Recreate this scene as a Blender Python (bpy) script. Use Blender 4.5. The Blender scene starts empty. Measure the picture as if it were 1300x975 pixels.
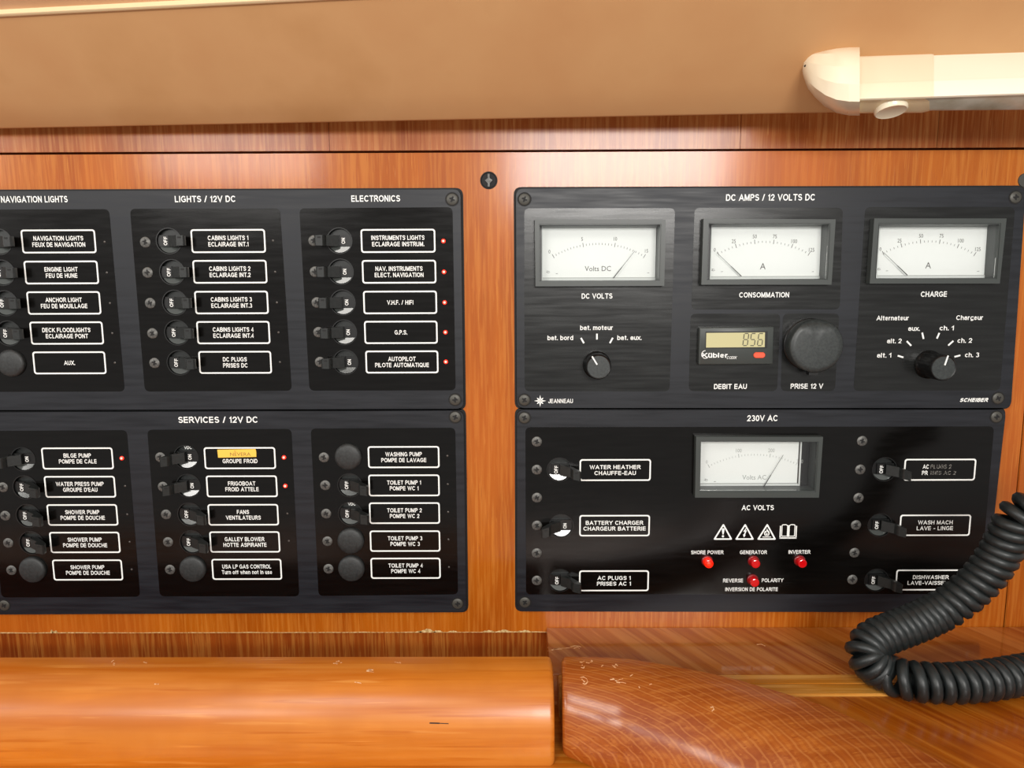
import bpy, bmesh, math, random
from mathutils import Vector, Matrix
random.seed(4)
# ------------------------------------------------------------------ camera
D, ZC, F = 0.45, 1.30, 975.0
PITCH, ROLL, YAW = math.radians(8.511), math.radians(-0.2425), math.radians(0.3004)
cr, sr, cp, sp, cw, sw = math.cos(ROLL), math.sin(ROLL), math.cos(PITCH), math.sin(PITCH), math.cos(YAW), math.sin(YAW)
Zr = Matrix(((cw, -sw, 0), (sw, cw, 0), (0, 0, 1)))
RT, FW, UP = Zr @ Vector((1, 0, 0)), Zr @ Vector((0, cp, -sp)), Zr @ Vector((0, sp, cp))
RT, UP = cr*RT + sr*UP, -sr*RT + cr*UP
CAM = Vector((0, -D, ZC))
sc = bpy.context.scene
cam = bpy.data.cameras.new('camera'); cam.sensor_width = 36; cam.lens = 36*F/1300; cam.clip_start = 0.01; cam.clip_end = 50
co = bpy.data.objects.new('camera', cam); sc.collection.objects.link(co); sc.camera = co
co.matrix_world = Matrix.Translation(CAM) @ Matrix((RT, UP, -FW)).transposed().to_4x4()
# ------------------------------------------------------------------ world, lights, exposure
w = bpy.data.worlds.new('cabin_daylight'); sc.world = w; w.use_nodes = True
w.node_tree.nodes['Background'].inputs[0].default_value = (1.0, 0.965, 0.93, 1)
w.node_tree.nodes['Background'].inputs[1].default_value = 0.56
def area(name, loc, target, sx, sz, power, col):
    l = bpy.data.lights.new(name, 'AREA'); l.shape = 'RECTANGLE'; l.size = sx; l.size_y = sz; l.energy = power; l.color = col
    o = bpy.data.objects.new(name, l); sc.collection.objects.link(o); o.location = loc
    o.rotation_euler = (Vector(target)-Vector(loc)).to_track_quat('-Z', 'Y').to_euler()
    return o
area('companionway_light', (0.22, -1.25, ZC+0.24), (0.1, 0, ZC), 0.46, 0.20, 10.0, (1, 0.97, 0.93))
area('porthole_light', (-0.60, -1.25, ZC+0.27), (-0.1, 0, ZC), 0.34, 0.16, 2.8, (1, 0.97, 0.93))
area('hatch_light', (-0.38, -1.1, ZC+0.68), (0.0, 0, ZC-0.1), 0.34, 0.34, 3.6, (1, 0.96, 0.90))
area('doorway_light', (-1.25, -1.0, ZC+0.32), (0.1, 0, ZC-.15), 0.5, 0.3, 5.0, (1, 0.97, 0.93))
sc.view_settings.view_transform = 'Standard'; sc.view_settings.look = 'None'; sc.view_settings.gamma = 1
sc.view_settings.exposure = -0.08
# ------------------------------------------------------------------ measuring on real planes
def ray(px, py): return RT*((px-650)/F) - UP*((py-487.5)/F) + FW
def P(px, py, y=0.0):                     # point of the upright plane at depth y
    d = ray(px, py); return CAM + d*((y+D)/d.y)
def Q(px, py, z):                         # point of the level plane at height z
    d = ray(px, py); return CAM + d*((z-ZC)/d.z)
def W(a, b, row, y=0): return P(b, row, y).x - P(a, row, y).x
def Hh(a, b, col, y=0): return P(col, a, y).z - P(col, b, y).z
# ------------------------------------------------------------------ materials
def lin(h):
    h = h.lstrip('#'); c = [int(h[i:i+2], 16)/255 for i in (0, 2, 4)]
    return tuple(((x/12.92) if x <= .04045 else ((x+.055)/1.055)**2.4) for x in c) + (1,)
def base_mat(name, col, rough=.5, metal=0, coat=0, emit=None, es=0, spec=.5):
    m = bpy.data.materials.new(name); m.use_nodes = True; b = m.node_tree.nodes['Principled BSDF']
    b.inputs['Base Color'].default_value = lin(col) if isinstance(col, str) else col
    b.inputs['Roughness'].default_value = rough; b.inputs['Metallic'].default_value = metal
    b.inputs['Coat Weight'].default_value = coat; b.inputs['Coat Roughness'].default_value = .06
    b.inputs['Specular IOR Level'].default_value = spec
    if emit: b.inputs['Emission Color'].default_value = lin(emit); b.inputs['Emission Strength'].default_value = es
    return m
def noisy(m, scale, cols=None, stops=None, bump=0, dist=.0002, vec=(1, 1, 1), detail=4, rot=(0, 0, 0), rough=None):
    nt = m.node_tree; N = nt.nodes; L = nt.links; b = N['Principled BSDF']
    tc = N.new('ShaderNodeTexCoord'); mp = N.new('ShaderNodeMapping'); mp.inputs['Scale'].default_value = vec; mp.inputs['Rotation'].default_value = rot
    no = N.new('ShaderNodeTexNoise'); no.inputs['Scale'].default_value = scale; no.inputs['Detail'].default_value = detail
    L.new(tc.outputs['Object'], mp.inputs[0]); L.new(mp.outputs[0], no.inputs['Vector'])
    if cols:
        r = N.new('ShaderNodeValToRGB'); e = r.color_ramp.elements
        stops = stops or [.35, .65]
        while len(e) < len(cols): e.new(.5)
        for i, c in enumerate(cols): e[i].position = stops[i]; e[i].color = lin(c)
        L.new(no.outputs['Fac'], r.inputs[0]); L.new(r.outputs[0], b.inputs['Base Color'])
    if rough:
        mr = N.new('ShaderNodeMapRange'); mr.inputs['From Min'].default_value = .3; mr.inputs['From Max'].default_value = .7
        mr.inputs['To Min'].default_value, mr.inputs['To Max'].default_value = rough
        L.new(no.outputs['Fac'], mr.inputs['Value']); L.new(mr.outputs[0], b.inputs['Roughness'])
    if bump:
        bp = N.new('ShaderNodeBump'); bp.inputs['Strength'].default_value = bump; bp.inputs['Distance'].default_value = dist
        L.new(no.outputs['Fac'], bp.inputs['Height']); L.new(bp.outputs[0], b.inputs['Normal'])
    return m
def wood(name, dark, mid, light, along='z', rot=0.0, rough=.3, coat=.6, cr_=.12, streak=.5, fine=900, broad=40, rings=None, ringcol='#f2a050', patch=None):
    """wood with long grain: broad bands, fine streaks and pale vessels"""
    m = base_mat(name, mid, rough, coat=coat, spec=.15); nt = m.node_tree; N = nt.nodes; L = nt.links; b = N['Principled BSDF']
    b.inputs['Coat Roughness'].default_value = cr_
    tc = N.new('ShaderNodeTexCoord'); rt = N.new('ShaderNodeMapping'); rt.inputs['Rotation'].default_value = (0, 0, rot) if along != 'z' else (0, rot, 0)
    L.new(tc.outputs['Object'], rt.inputs[0])
    def nz(sx, det, ds=0.0, stretch=30):
        mp = N.new('ShaderNodeMapping')
        mp.inputs['Scale'].default_value = {'z': (sx, sx, sx/stretch), 'x': (sx/stretch, sx, sx), 'y': (sx, sx/stretch, sx)}[along]
        n = N.new('ShaderNodeTexNoise'); n.inputs['Scale'].default_value = 1; n.inputs['Detail'].default_value = det; n.inputs['Distortion'].default_value = ds
        L.new(rt.outputs[0], mp.inputs[0]); L.new(mp.outputs[0], n.inputs['Vector']); return n.outputs['Fac']
    def ramp(f, a, c, ca=(0, 0, 0, 1), cb=(1, 1, 1, 1)):
        r = N.new('ShaderNodeValToRGB'); r.color_ramp.elements[0].position = a; r.color_ramp.elements[1].position = c
        r.color_ramp.elements[0].color = ca; r.color_ramp.elements[1].color = cb; L.new(f, r.inputs[0]); return r
    def mix(fac, A, Bc, k=1.0):
        mx = N.new('ShaderNodeMix'); mx.data_type = 'RGBA'
        if k != 1.0:
            mm = N.new('ShaderNodeMath'); mm.operation = 'MULTIPLY'; mm.inputs[1].default_value = k; L.new(fac, mm.inputs[0]); fac = mm.outputs[0]
        L.new(fac, mx.inputs['Factor'])
        for sck, v in ((6, A), (7, Bc)):
            if isinstance(v, tuple): mx.inputs[sck].default_value = v
            else: L.new(v, mx.inputs[sck])
        return mx.outputs[2]
    br = nz(broad, 3, .6, 9)
    col = ramp(br, .32, .68, lin(dark), lin(mid)).outputs[0]
    f1 = ramp(nz(fine*.35, 4, .3, 26), .45, .62).outputs[0]
    col = mix(f1, col, lin(light), streak)
    f2 = ramp(nz(fine, 2, .0, 30), .60, .70).outputs[0]
    col = mix(f2, col, lin(dark), .75)
    f3 = ramp(nz(fine*.8+37, 2, .0, 22), .64, .72).outputs[0]
    col = mix(f3, col, lin(light), .55)
    if patch:
        np_ = N.new('ShaderNodeTexNoise'); np_.inputs['Scale'].default_value = patch[1]; np_.inputs['Detail'].default_value = 3
        L.new(tc.outputs['Object'], np_.inputs['Vector'])
        col = mix(ramp(np_.outputs['Fac'], .45, .7).outputs[0], col, lin(patch[0]), .6)
    if rings:
        def dot(v, off):
            d_ = N.new('ShaderNodeVectorMath'); d_.operation = 'DOT_PRODUCT'; d_.inputs[1].default_value = v; L.new(tc.outputs['Object'], d_.inputs[0])
            a_ = N.new('ShaderNodeMath'); a_.operation = 'SUBTRACT'; a_.inputs[1].default_value = off; L.new(d_.outputs['Value'], a_.inputs[0]); return a_.outputs[0]
        mp = N.new('ShaderNodeCombineXYZ')
        L.new(dot((rings['k0'], 0, 0), rings['k0']*rings['x']), mp.inputs[0]); L.new(dot((0, -.6, -1), rings['v']), mp.inputs[1])
        wv = N.new('ShaderNodeTexWave'); wv.wave_type = 'RINGS'; wv.rings_direction = 'Z'; wv.inputs['Scale'].default_value = rings['scale']
        wv.inputs['Distortion'].default_value = rings.get('dist', 1.2); wv.inputs['Detail'].default_value = 2; wv.inputs['Detail Scale'].default_value = rings.get('ds', .6)
        L.new(mp.outputs[0], wv.inputs['Vector'])
        col = mix(ramp(wv.outputs['Fac'], .86, .97).outputs[0], col, lin(ringcol), rings.get('k', .5))
        col = mix(ramp(wv.outputs['Fac'], .25, .0).outputs[0], col, lin(dark), .35)
    L.new(col, b.inputs['Base Color'])
    bp = N.new('ShaderNodeBump'); bp.inputs['Strength'].default_value = .12; bp.inputs['Distance'].default_value = .0002
    L.new(f2, bp.inputs['Height']); L.new(bp.outputs[0], b.inputs['Normal'])
    return m
M = {}
M['wall'] = wood('wall_veneer', '#9a4a08', '#b46010', '#d08636', 'z', rough=.36, coat=.55, cr_=.14, fine=1500, broad=34, streak=.38, patch=('#b85e1c', 9))
M['trim'] = wood('glare_dulled_trim_veneer', '#8a4214', '#a65c28', '#bd8048', 'z', rough=.36, coat=.5, cr_=.2, fine=1400)  # dulling by glare is put into this browner trim colour
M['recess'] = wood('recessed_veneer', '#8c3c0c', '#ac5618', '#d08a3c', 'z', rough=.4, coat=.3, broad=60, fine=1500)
M['shelf'] = wood('shelf_veneer', '#984a12', '#b86a24', '#d08c48', 'y', rot=math.radians(-28), rough=.3, coat=1, cr_=.09, fine=520, broad=60)
M['front'] = wood('front_board_veneer', '#8c3e08', '#b5600f', '#cc7c28', 'y', rot=math.radians(-34), rough=.3, coat=1, cr_=.09, fine=420, broad=70)
M['inlay'] = wood('pale_inlay_wood', '#b06a1c', '#cf8c30', '#e8b060', 'x', rough=.35, coat=.5, fine=700)
M['base'] = wood('base_board_wood', '#b05c10', '#c8761c', '#dc9238', 'x', rough=.4, coat=.4)
M['rail_left'] = wood('orange_rail_wood', '#b45e0e', '#cc7820', '#dc9444', 'x', rough=.36, coat=.7, cr_=.26, streak=.35, fine=420, broad=70, patch=('#b46416', 25))
M['rail_right'] = wood('red_rail_wood', '#8c400e', '#a85a1c', '#c07834', 'x', rough=.36, coat=.8, cr_=.2, streak=.4, fine=900, broad=60,
                       rings=dict(x=-.02, k0=.5, v=-1.3+.2064+.6*.0712+.062, scale=120, dist=3.2, ds=.8, k=.34), ringcol='#e09850')
M['liner'] = noisy(base_mat('beige_vinyl', '#c89a68', .42, spec=.3), 14, ['#bf8e60', '#c69869', '#b78858'], [.3, .55, .8], bump=.15, dist=.002, detail=5)
M['ceiling'] = noisy(base_mat('pale_vinyl', '#e0b48c', .5), 9, ['#dcae84', '#e6bd98'], bump=.1, dist=.002)
M['fold_highlight'] = base_mat('cream_fold_highlight', '#f4dcb0', .35)  # pale cream paints the highlight along the vinyl fold
M['plate'] = noisy(base_mat('anodised_dark_metal', '#3c3e42', .42, metal=0, spec=.38), 260, ['#16181d', '#1b1e24'], bump=.10, dist=.0001, vec=(.12, 1, 1.6), rough=(.34, .5))
M['plate_edge'] = base_mat('black_plate_edge', '#0c0c0d', .4)
M['field'] = noisy(base_mat('black_satin_lacquer', '#0c0a09', .2, spec=.28), 300, ['#080706', '#0b0a09'], bump=.03, dist=.0001, vec=(.16, 1, 1.5), rough=(.14, .2))
M['field_brushed'] = noisy(base_mat('brushed_black_lacquer', '#0e0e0d', .24, spec=.5), 300, ['#0b0c0b', '#111312'], bump=.16, dist=.0001, vec=(.10, 1, 1.5), rough=(.2, .3))
M['white'] = base_mat('white_print', '#f4f6f2', .5)
M['worn'] = noisy(base_mat('worn_white_print', '#6a6660', .6), 1500, ['#1c1b1a', '#8a8780'], [.4, .6])
M['black'] = base_mat('black_plastic', '#0d0e0e', .35)
M['dark'] = base_mat('dark_recess', '#040404', .7)
M['greyplastic'] = noisy(base_mat('grey_black_plastic', '#2c3030', .42), 900, ['#262a2a', '#333837'], bump=.1, dist=.0001)
M['lever'] = noisy(base_mat('toggle_plastic', '#1a1d1c', .36), 700, ['#161918', '#1f2221'])
M['segment'] = base_mat('glossy_grey_segment', '#484c4a', .12, coat=.5)
M['cap'] = noisy(base_mat('blank_cap_plastic', '#262828', .5), 700, ['#1f2121', '#2c2f2f'], bump=.3, dist=.0002)
M['bezel'] = base_mat('meter_bezel_plastic', '#3c413f', .38)
M['screw'] = noisy(base_mat('dull_steel', '#5a5a57', .45, metal=.3), 800, ['#454543', '#6e6e6a'])
M['screwdark'] = base_mat('dark_steel', '#46453f', .45, metal=.2)
M['face'] = base_mat('dial_white', '#f6faf6', .55)
M['ink'] = base_mat('dial_ink', '#55504c', .6)
M['inkfaint'] = base_mat('faded_dial_ink', '#a9aca8', .6)
M['needle'] = base_mat('needle_black', '#2a2826', .5)
M['clearedge'] = base_mat('clear_plastic_edge', '#dde2de', .15)
M['lcd'] = base_mat('lcd_yellow_green', '#c2bd8e', .3)
M['lcdink'] = base_mat('lcd_ink', '#4e4c3c', .5)
M['red'] = base_mat('red_orange_button', '#ee5a3c', .35)
M['ledon'] = base_mat('lit_red_led', '#ff2010', .3, emit='#ff3018', es=1.6)
M['ledcore'] = base_mat('lit_led_core', '#ffb0a0', .3, emit='#ffb4a0', es=1.3)
M['ledoff'] = base_mat('unlit_led', '#4a4540', .25)
M['lamp_red'] = base_mat('red_pilot_lens', '#c40c12', .15, coat=.6, emit='#c00810', es=.12)  # unlit lens, with a faint red glow put into its material
M['lamp_lit'] = base_mat('lit_pilot_lens', '#e01808', .15, coat=.6, emit='#ff2408', es=.7)
M['lamp_rim'] = base_mat('pilot_rim', '#7a1418', .2)
M['tape'] = base_mat('yellow_tape', '#f6c64e', .5)
M['tapeink'] = base_mat('tape_pencil', '#8a6a34', .7)
M['cord'] = noisy(base_mat('black_rubber', '#1c2020', .42), 260, ['#181c1c', '#212626'], bump=.1, dist=.0003)
M['cream'] = base_mat('cream_plastic', '#efe4c8', .28, coat=.3)
M['creamdark'] = base_mat('shaded_cream_plastic', '#e3cfa8', .3, coat=.3)  # darker cream paints the shade on the sleeve underside
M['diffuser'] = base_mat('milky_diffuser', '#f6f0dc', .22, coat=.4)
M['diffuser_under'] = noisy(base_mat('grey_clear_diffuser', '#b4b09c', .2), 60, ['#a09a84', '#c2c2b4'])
M['ply'] = noisy(base_mat('raw_plywood_edge', '#c9a56a', .8), 600, ['#a07a40', '#e0c48c'])
M['scratch'] = noisy(base_mat('scuffed_varnish', '#d8a070', .6), 900, ['#c07a40', '#e4bc90'])
def glass_mat():
    m = bpy.data.materials.new('clear_cover'); m.use_nodes = True; nt = m.node_tree; N = nt.nodes; N.clear()
    o = N.new('ShaderNodeOutputMaterial'); t = N.new('ShaderNodeBsdfTransparent'); g = N.new('ShaderNodeBsdfGlossy'); g.inputs['Roughness'].default_value = .05
    f = N.new('ShaderNodeFresnel'); f.inputs[0].default_value = 1.45; mx = N.new('ShaderNodeMixShader')
    nt.links.new(f.outputs[0], mx.inputs[0]); nt.links.new(t.outputs[0], mx.inputs[1]); nt.links.new(g.outputs[0], mx.inputs[2]); nt.links.new(mx.outputs[0], o.inputs[0])
    return m
M['glass'] = glass_mat()
# ------------------------------------------------------------------ geometry helpers
class G:
    """collects faces in x, z (on the wall) and h (out of the wall, towards the room)"""
    def __init__(s): s.v = []; s.f = []; s.m = []; s.mats = []
    def mi(s, m):
        if m not in s.mats: s.mats.append(m)
        return s.mats.index(m)
    def add(s, vs, fs, m):
        k = len(s.v); s.v += [tuple(p) for p in vs]; i = s.mi(m)
        for f in fs: s.f.append([a+k for a in f]); s.m.append(i)
        return s
    def prism(s, pts, h0, h1, m, cx=0, cz=0, cham=0):
        n = len(pts); P0 = [(cx+x, -h0, cz+z) for x, z in pts]
        if cham:
            mx = sum(p[0] for p in pts)/n; mz = sum(p[1] for p in pts)/n
            ex = max(abs(p[0]-mx) for p in pts); ez = max(abs(p[1]-mz) for p in pts)
            P1 = [(cx+x, -(h1-cham), cz+z) for x, z in pts]
            P2 = [(cx+mx+(x-mx)*(1-cham/ex), -h1, cz+mz+(z-mz)*(1-cham/ez)) for x, z in pts]
            rs = [P0, P1, P2]
        else: rs = [P0, [(cx+x, -h1, cz+z) for x, z in pts]]
        vs = [p for r in rs for p in r]; fs = []
        for r in range(len(rs)-1):
            for i in range(n): j = (i+1) % n; fs.append([r*n+i, r*n+j, (r+1)*n+j, (r+1)*n+i])
        fs.append(list(range(n))[::-1]); fs.append([(len(rs)-1)*n+i for i in range(n)])
        return s.add(vs, fs, m)
    def lathe(s, prof, m, cx=0, cz=0, n=28, dx=0, dz=0, hh=None):
        """prof: (radius, h); dx,dz lean per h not used"""
        vs = []; fs = []
        for r, h in prof:
            for i in range(n): a = 2*math.pi*i/n; vs.append((cx+r*math.cos(a), -h, cz+r*math.sin(a)))
        for k in range(len(prof)-1):
            for i in range(n): j = (i+1) % n; fs.append([k*n+i, k*n+j, (k+1)*n+j, (k+1)*n+i])
        fs.append([(len(prof)-1)*n+i for i in range(n)]); fs.append([i for i in range(n)][::-1])
        return s.add(vs, fs, m)
    def frame(s, out, inn, h0, h1, m, hin=None):
        """ring between two outlines with as many points; hin = depth to which the inner walls go"""
        n = len(out); hin = h0 if hin is None else hin
        vs = [(x, -h0, z) for x, z in out]+[(x, -h1, z) for x, z in out]+[(x, -h1, z) for x, z in inn]+[(x, -hin, z) for x, z in inn]; fs = []
        for r in range(3):
            for i in range(n): j = (i+1) % n; fs.append([r*n+i, r*n+j, (r+1)*n+j, (r+1)*n+i])
        return s.add(vs, fs, m)
    def box(s, x0, x1, h0, h1, z0, z1, m): return s.prism([(x0, z0), (x1, z0), (x1, z1), (x0, z1)], h0, h1, m)
    def line(s, x0, z0, x1, z1, wd, h0, h1, m):
        d = Vector((x1-x0, z1-z0)); n = Vector((-d.y, d.x)).normalized()*wd/2
        return s.prism([(x0+n.x, z0+n.y), (x0-n.x, z0-n.y), (x1-n.x, z1-n.y), (x1+n.x, z1+n.y)], h0, h1, m)
    def build(s, name, parent=None, loc=(0, 0, 0), label=None, smooth=40, bevel=0, kind=None, recalc=True):
        me = bpy.data.meshes.new(name); me.from_pydata(s.v, [], s.f)
        for i in s.mats: me.materials.append(M[i])
        for p, i in zip(me.polygons, s.m): p.material_index = i
        bm = bmesh.new(); bm.from_mesh(me)
        if recalc: bmesh.ops.recalc_face_normals(bm, faces=bm.faces)
        if bevel:
            es = [e for e in bm.edges if len(e.link_faces) == 2 and e.calc_face_angle(0) > math.radians(35)]
            bmesh.ops.bevel(bm, geom=es, offset=bevel, segments=2, affect='EDGES', clamp_overlap=True)
        if smooth:
            for f in bm.faces: f.smooth = True
            for e in bm.edges:
                if len(e.link_faces) == 2 and e.calc_face_angle(0) > math.radians(smooth): e.smooth = False
        bm.to_mesh(me); bm.free()
        return link(name, me, parent, loc, label, kind)
WL = {}
def link(name, me, parent=None, loc=(0, 0, 0), label=None, kind=None):
    o = bpy.data.objects.new(name, me); sc.collection.objects.link(o)
    loc = Vector(loc); WL[o.name] = loc
    if parent: o.parent = parent; o.location = loc-WL[parent.name]
    else: o.location = loc
    if label: o['label'] = label
    if kind: o['kind'] = kind
    return o
def thing(name, label, cat, loc):
    o = bpy.data.objects.new(name, None); sc.collection.objects.link(o); o.location = loc; WL[o.name] = Vector(loc)
    o.empty_display_size = .02; o['label'] = label; o['category'] = cat; return o
def tag(o, label, cat): o['label'] = label; o['category'] = cat; return o
def rrect(x0, x1, z0, z1, r, n=5):
    pts = []
    for cx, cz, a0 in ((x1-r, z1-r, 0), (x0+r, z1-r, 90), (x0+r, z0+r, 180), (x1-r, z0+r, 270)):
        for i in range(n+1): a = math.radians(a0+90*i/n); pts.append((cx+r*math.cos(a), cz+r*math.sin(a)))
    return pts
def rquad(c, r, n=5):
    """rounded four-sided outline; c = TL, TR, BR, BL as (x, z)"""
    pts = []
    for k in range(4):
        p = Vector(c[k]); a = (Vector(c[k-1])-p).normalized(); b = (Vector(c[(k+1) % 4])-p).normalized()
        A = p+a*r; B = p+b*r
        for i in range(n+1):
            t = i/n; pts.append(tuple((1-t)**2*A+2*t*(1-t)*p+t*t*B))
    return pts
def circ(cx, cz, r, n=28): return [(cx+r*math.cos(2*math.pi*i/n), cz+r*math.sin(2*math.pi*i/n)) for i in range(n)]
def xz(px, py, y=0): p = P(px, py, y); return (p.x, p.z)
def curve_mesh(cu):
    ob = bpy.data.objects.new('tmp', cu); sc.collection.objects.link(ob)
    dg = bpy.context.evaluated_depsgraph_get(); me = bpy.data.meshes.new_from_object(ob.evaluated_get(dg))
    vs = [tuple(v.co) for v in me.vertices]; fs = [list(p.vertices) for p in me.polygons]
    bpy.data.objects.remove(ob); bpy.data.curves.remove(cu); bpy.data.meshes.remove(me); return vs, fs
def sheet(g, loops, h0, h1, m):
    """flat sheet with real holes (first loop outer, rest holes)"""
    cu = bpy.data.curves.new('tmp', 'CURVE'); cu.dimensions = '2D'; cu.fill_mode = 'BOTH'; cu.extrude = 1.0
    for lp in loops:
        s = cu.splines.new('POLY'); s.points.add(len(lp)-1); s.use_cyclic_u = True
        for p, q in zip(s.points, lp): p.co = (q[0]*100, q[1]*100, 0, 1)
    vs, fs = curve_mesh(cu)
    hm, hd = (h0+h1)/2, (h1-h0)/2
    g.add([(x/100, -(hm+z*hd), y/100) for x, y, z in vs], fs, m)
# upright sans letters printed on the panels, drawn as pen strokes (cap height 1)
def arc(cx, cy, rx, ry, a0, a1, n=9): return [(cx+rx*math.cos(math.radians(a0+(a1-a0)*i/n)), cy+ry*math.sin(math.radians(a0+(a1-a0)*i/n))) for i in range(n+1)]
XH = .72
def bowl(x): return arc(x, XH/2, .25, XH/2, 0, 360, 14)
PEN = {' ': (.16, []), '.': (0, [[(0, -.02), (0, .05)]]), '-': (.26, [[(0, .38), (.26, .38)]]), '/': (.28, [[(0, 0), (.28, 1)]]), "'": (0, [[(0, 1), (0, .78)]]),
 'A': (.72, [[(0, 0), (.36, 1), (.72, 0)], [(.14, .30), (.58, .30)]]),
 'B': (.58, [[(.3, .52), (0, .52), (0, 1), (.32, 1)]+arc(.32, .76, .22, .24, 90, -90), [(0, .52), (0, 0), (.34, 0)]+arc(.34, .26, .24, .26, -90, 90)+[(.3, .52)]]),
 'C': (.68, [arc(.36, .5, .36, .5, 42, 318, 14)]), 'D': (.62, [[(0, 0), (0, 1), (.26, 1)]+arc(.26, .5, .36, .5, 90, -90, 10)+[(0, 0)]]),
 'E': (.54, [[(.53, 1), (0, 1), (0, 0), (.55, 0)], [(0, .52), (.49, .52)]]), 'F': (.50, [[(.5, 1), (0, 1), (0, 0)], [(0, .5), (.43, .5)]]),
 'G': (.72, [arc(.36, .5, .36, .5, 42, 322, 14)+[(.68, .16), (.68, .46), (.40, .46)]]), 'H': (.58, [[(0, 0), (0, 1)], [(.58, 0), (.58, 1)], [(0, .52), (.58, .52)]]),
 'I': (0, [[(0, 0), (0, 1)]]), 'J': (.42, [[(.42, 1), (.42, .26)]+arc(.21, .24, .21, .24, 0, -180, 8)]), 'K': (.60, [[(0, 0), (0, 1)], [(.58, 1), (.0, .36)], [(.2, .56), (.62, 0)]]),
 'L': (.48, [[(0, 1), (0, 0), (.48, 0)]]), 'M': (.70, [[(0, 0), (0, 1)], [(.02, 1), (.35, .06)], [(.68, 1), (.35, .06)], [(.70, 1), (.70, 0)]]), 'N': (.58, [[(0, 0), (0, 1)], [(.02, .98), (.56, .02)], [(.58, 1), (.58, 0)]]),
 'O': (.76, [arc(.38, .5, .38, .5, 0, 360, 18)]), 'P': (.54, [[(0, 0), (0, 1), (.29, 1)]+arc(.29, .74, .25, .26, 90, -90)+[(0, .48)]]), 'Q': (.76, [arc(.38, .5, .38, .5, 0, 360, 18), [(.45, .25), (.74, -.04)]]),
 'R': (.60, [[(0, 0), (0, 1), (.32, 1)]+arc(.32, .75, .24, .25, 90, -90)+[(0, .5)], [(.32, .48), (.60, 0)]]), 'S': (.56, [arc(.28, .76, .26, .24, 25, 250, 9)+arc(.28, .26, .28, .26, 80, -155, 9)]),
 'T': (.58, [[(0, 1), (.58, 1)], [(.29, 1), (.29, 0)]]), 'U': (.58, [[(0, 1), (0, .3)]+arc(.29, .28, .29, .28, 180, 360, 9)+[(.58, 1)]]), 'V': (.66, [[(0, 1), (.33, 0), (.66, 1)]]),
 'W': (1.0, [[(0, 1), (.25, 0), (.5, 1), (.75, 0), (1, 1)]]), 'X': (.62, [[(0, 0), (.62, 1)], [(0, 1), (.62, 0)]]), 'Y': (.62, [[(0, 1), (.31, .45), (.62, 1)], [(.31, .45), (.31, 0)]]), 'Z': (.56, [[(0, 1), (.56, 1), (0, 0), (.58, 0)]]),
 '0': (.48, [arc(.24, .5, .24, .5, 0, 360, 16)]), '1': (.22, [[(0, .74), (.2, .98), (.2, 0)]]), '2': (.48, [arc(.24, .72, .23, .28, 165, -35, 9)+[(0, 0), (.49, 0)]]),
 '3': (.48, [arc(.23, .76, .21, .24, 150, -90, 8), arc(.23, .26, .25, .26, 90, -150, 8)]), '4': (.52, [[(.36, 0), (.36, 1), (0, .28), (.52, .28)]]),
 '5': (.48, [[(.45, 1), (.08, 1), (.03, .5)]+arc(.23, .31, .25, .31, 110, -150, 9)]), '6': (.48, [arc(.25, .5, .25, .5, 50, 180, 6)+arc(.24, .29, .24, .29, 180, 540, 12)]), '7': (.46, [[(0, 1), (.46, 1), (.16, 0)]]),
 '8': (.48, [arc(.24, .77, .20, .23, 0, 360, 12), arc(.24, .27, .24, .27, 0, 360, 12)]), '9': (.48, [arc(.23, .5, .25, .5, -130, 0, 6)+arc(.24, .71, .24, .29, 0, 360, 12)]),
 'a': (.46, [arc(.23, .5, .21, .22, 160, 0, 6)+[(.44, 0)], arc(.22, .2, .22, .2, 60, 330, 9)]), 'b': (.48, [[(0, 0), (0, 1)], bowl(.24)]), 'c': (.44, [arc(.24, .36, .24, .36, 45, 315, 10)]), 'd': (.48, [[(.49, 0), (.49, 1)], bowl(.25)]),
 'e': (.48, [[(0, .37), (.48, .37)]+arc(.24, .36, .24, .36, 0, 318, 11)]), 'f': (.26, [[(.28, .98), (.18, .97), (.12, .85), (.12, 0)], [(0, .68), (.26, .68)]]), 'g': (.48, [bowl(.25), [(.49, .72), (.49, -.06)]+arc(.25, -.06, .24, .18, 0, -150, 6)]),
 'h': (.44, [[(0, 0), (0, 1)], [(0, .4)]+arc(.22, .46, .22, .26, 180, 0, 7)+[(.44, 0)]]), 'i': (0, [[(0, 0), (0, .7)], [(0, .93), (0, 1)]]), 'l': (0, [[(0, 0), (0, 1)]]),
 'm': (.74, [[(0, 0), (0, .72)], [(0, .42)]+arc(.185, .5, .185, .22, 180, 0, 6)+[(.37, 0)], [(.37, .42)]+arc(.555, .5, .185, .22, 180, 0, 6)+[(.74, 0)]]), 'n': (.44, [[(0, 0), (0, .72)], [(0, .4)]+arc(.22, .46, .22, .26, 180, 0, 7)+[(.44, 0)]]),
 'o': (.50, [bowl(.25)]), 'r': (.26, [[(0, 0), (0, .72)], [(0, .44), (.06, .62), (.16, .71), (.28, .70)]]), 's': (.42, [arc(.21, .54, .19, .18, 25, 250, 8)+arc(.21, .18, .21, .18, 80, -155, 8)]),
 't': (.26, [[(.12, .95), (.12, .12), (.17, .01), (.27, .01)], [(0, .70), (.26, .70)]]), 'u': (.44, [[(.44, .72), (.44, 0)], [(0, .72), (0, .26)]+arc(.22, .26, .22, .26, 180, 350, 7)]), 'w': (.68, [[(0, .72), (.17, 0), (.34, .70), (.51, 0), (.68, .72)]]),
 'x': (.44, [[(0, 0), (.44, .72)], [(0, .72), (.44, 0)]])}
PEN['\u00fc'] = (.44, PEN['u'][1]+[[(.08, .93), (.08, 1)], [(.36, .93), (.36, 1)]])
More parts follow.
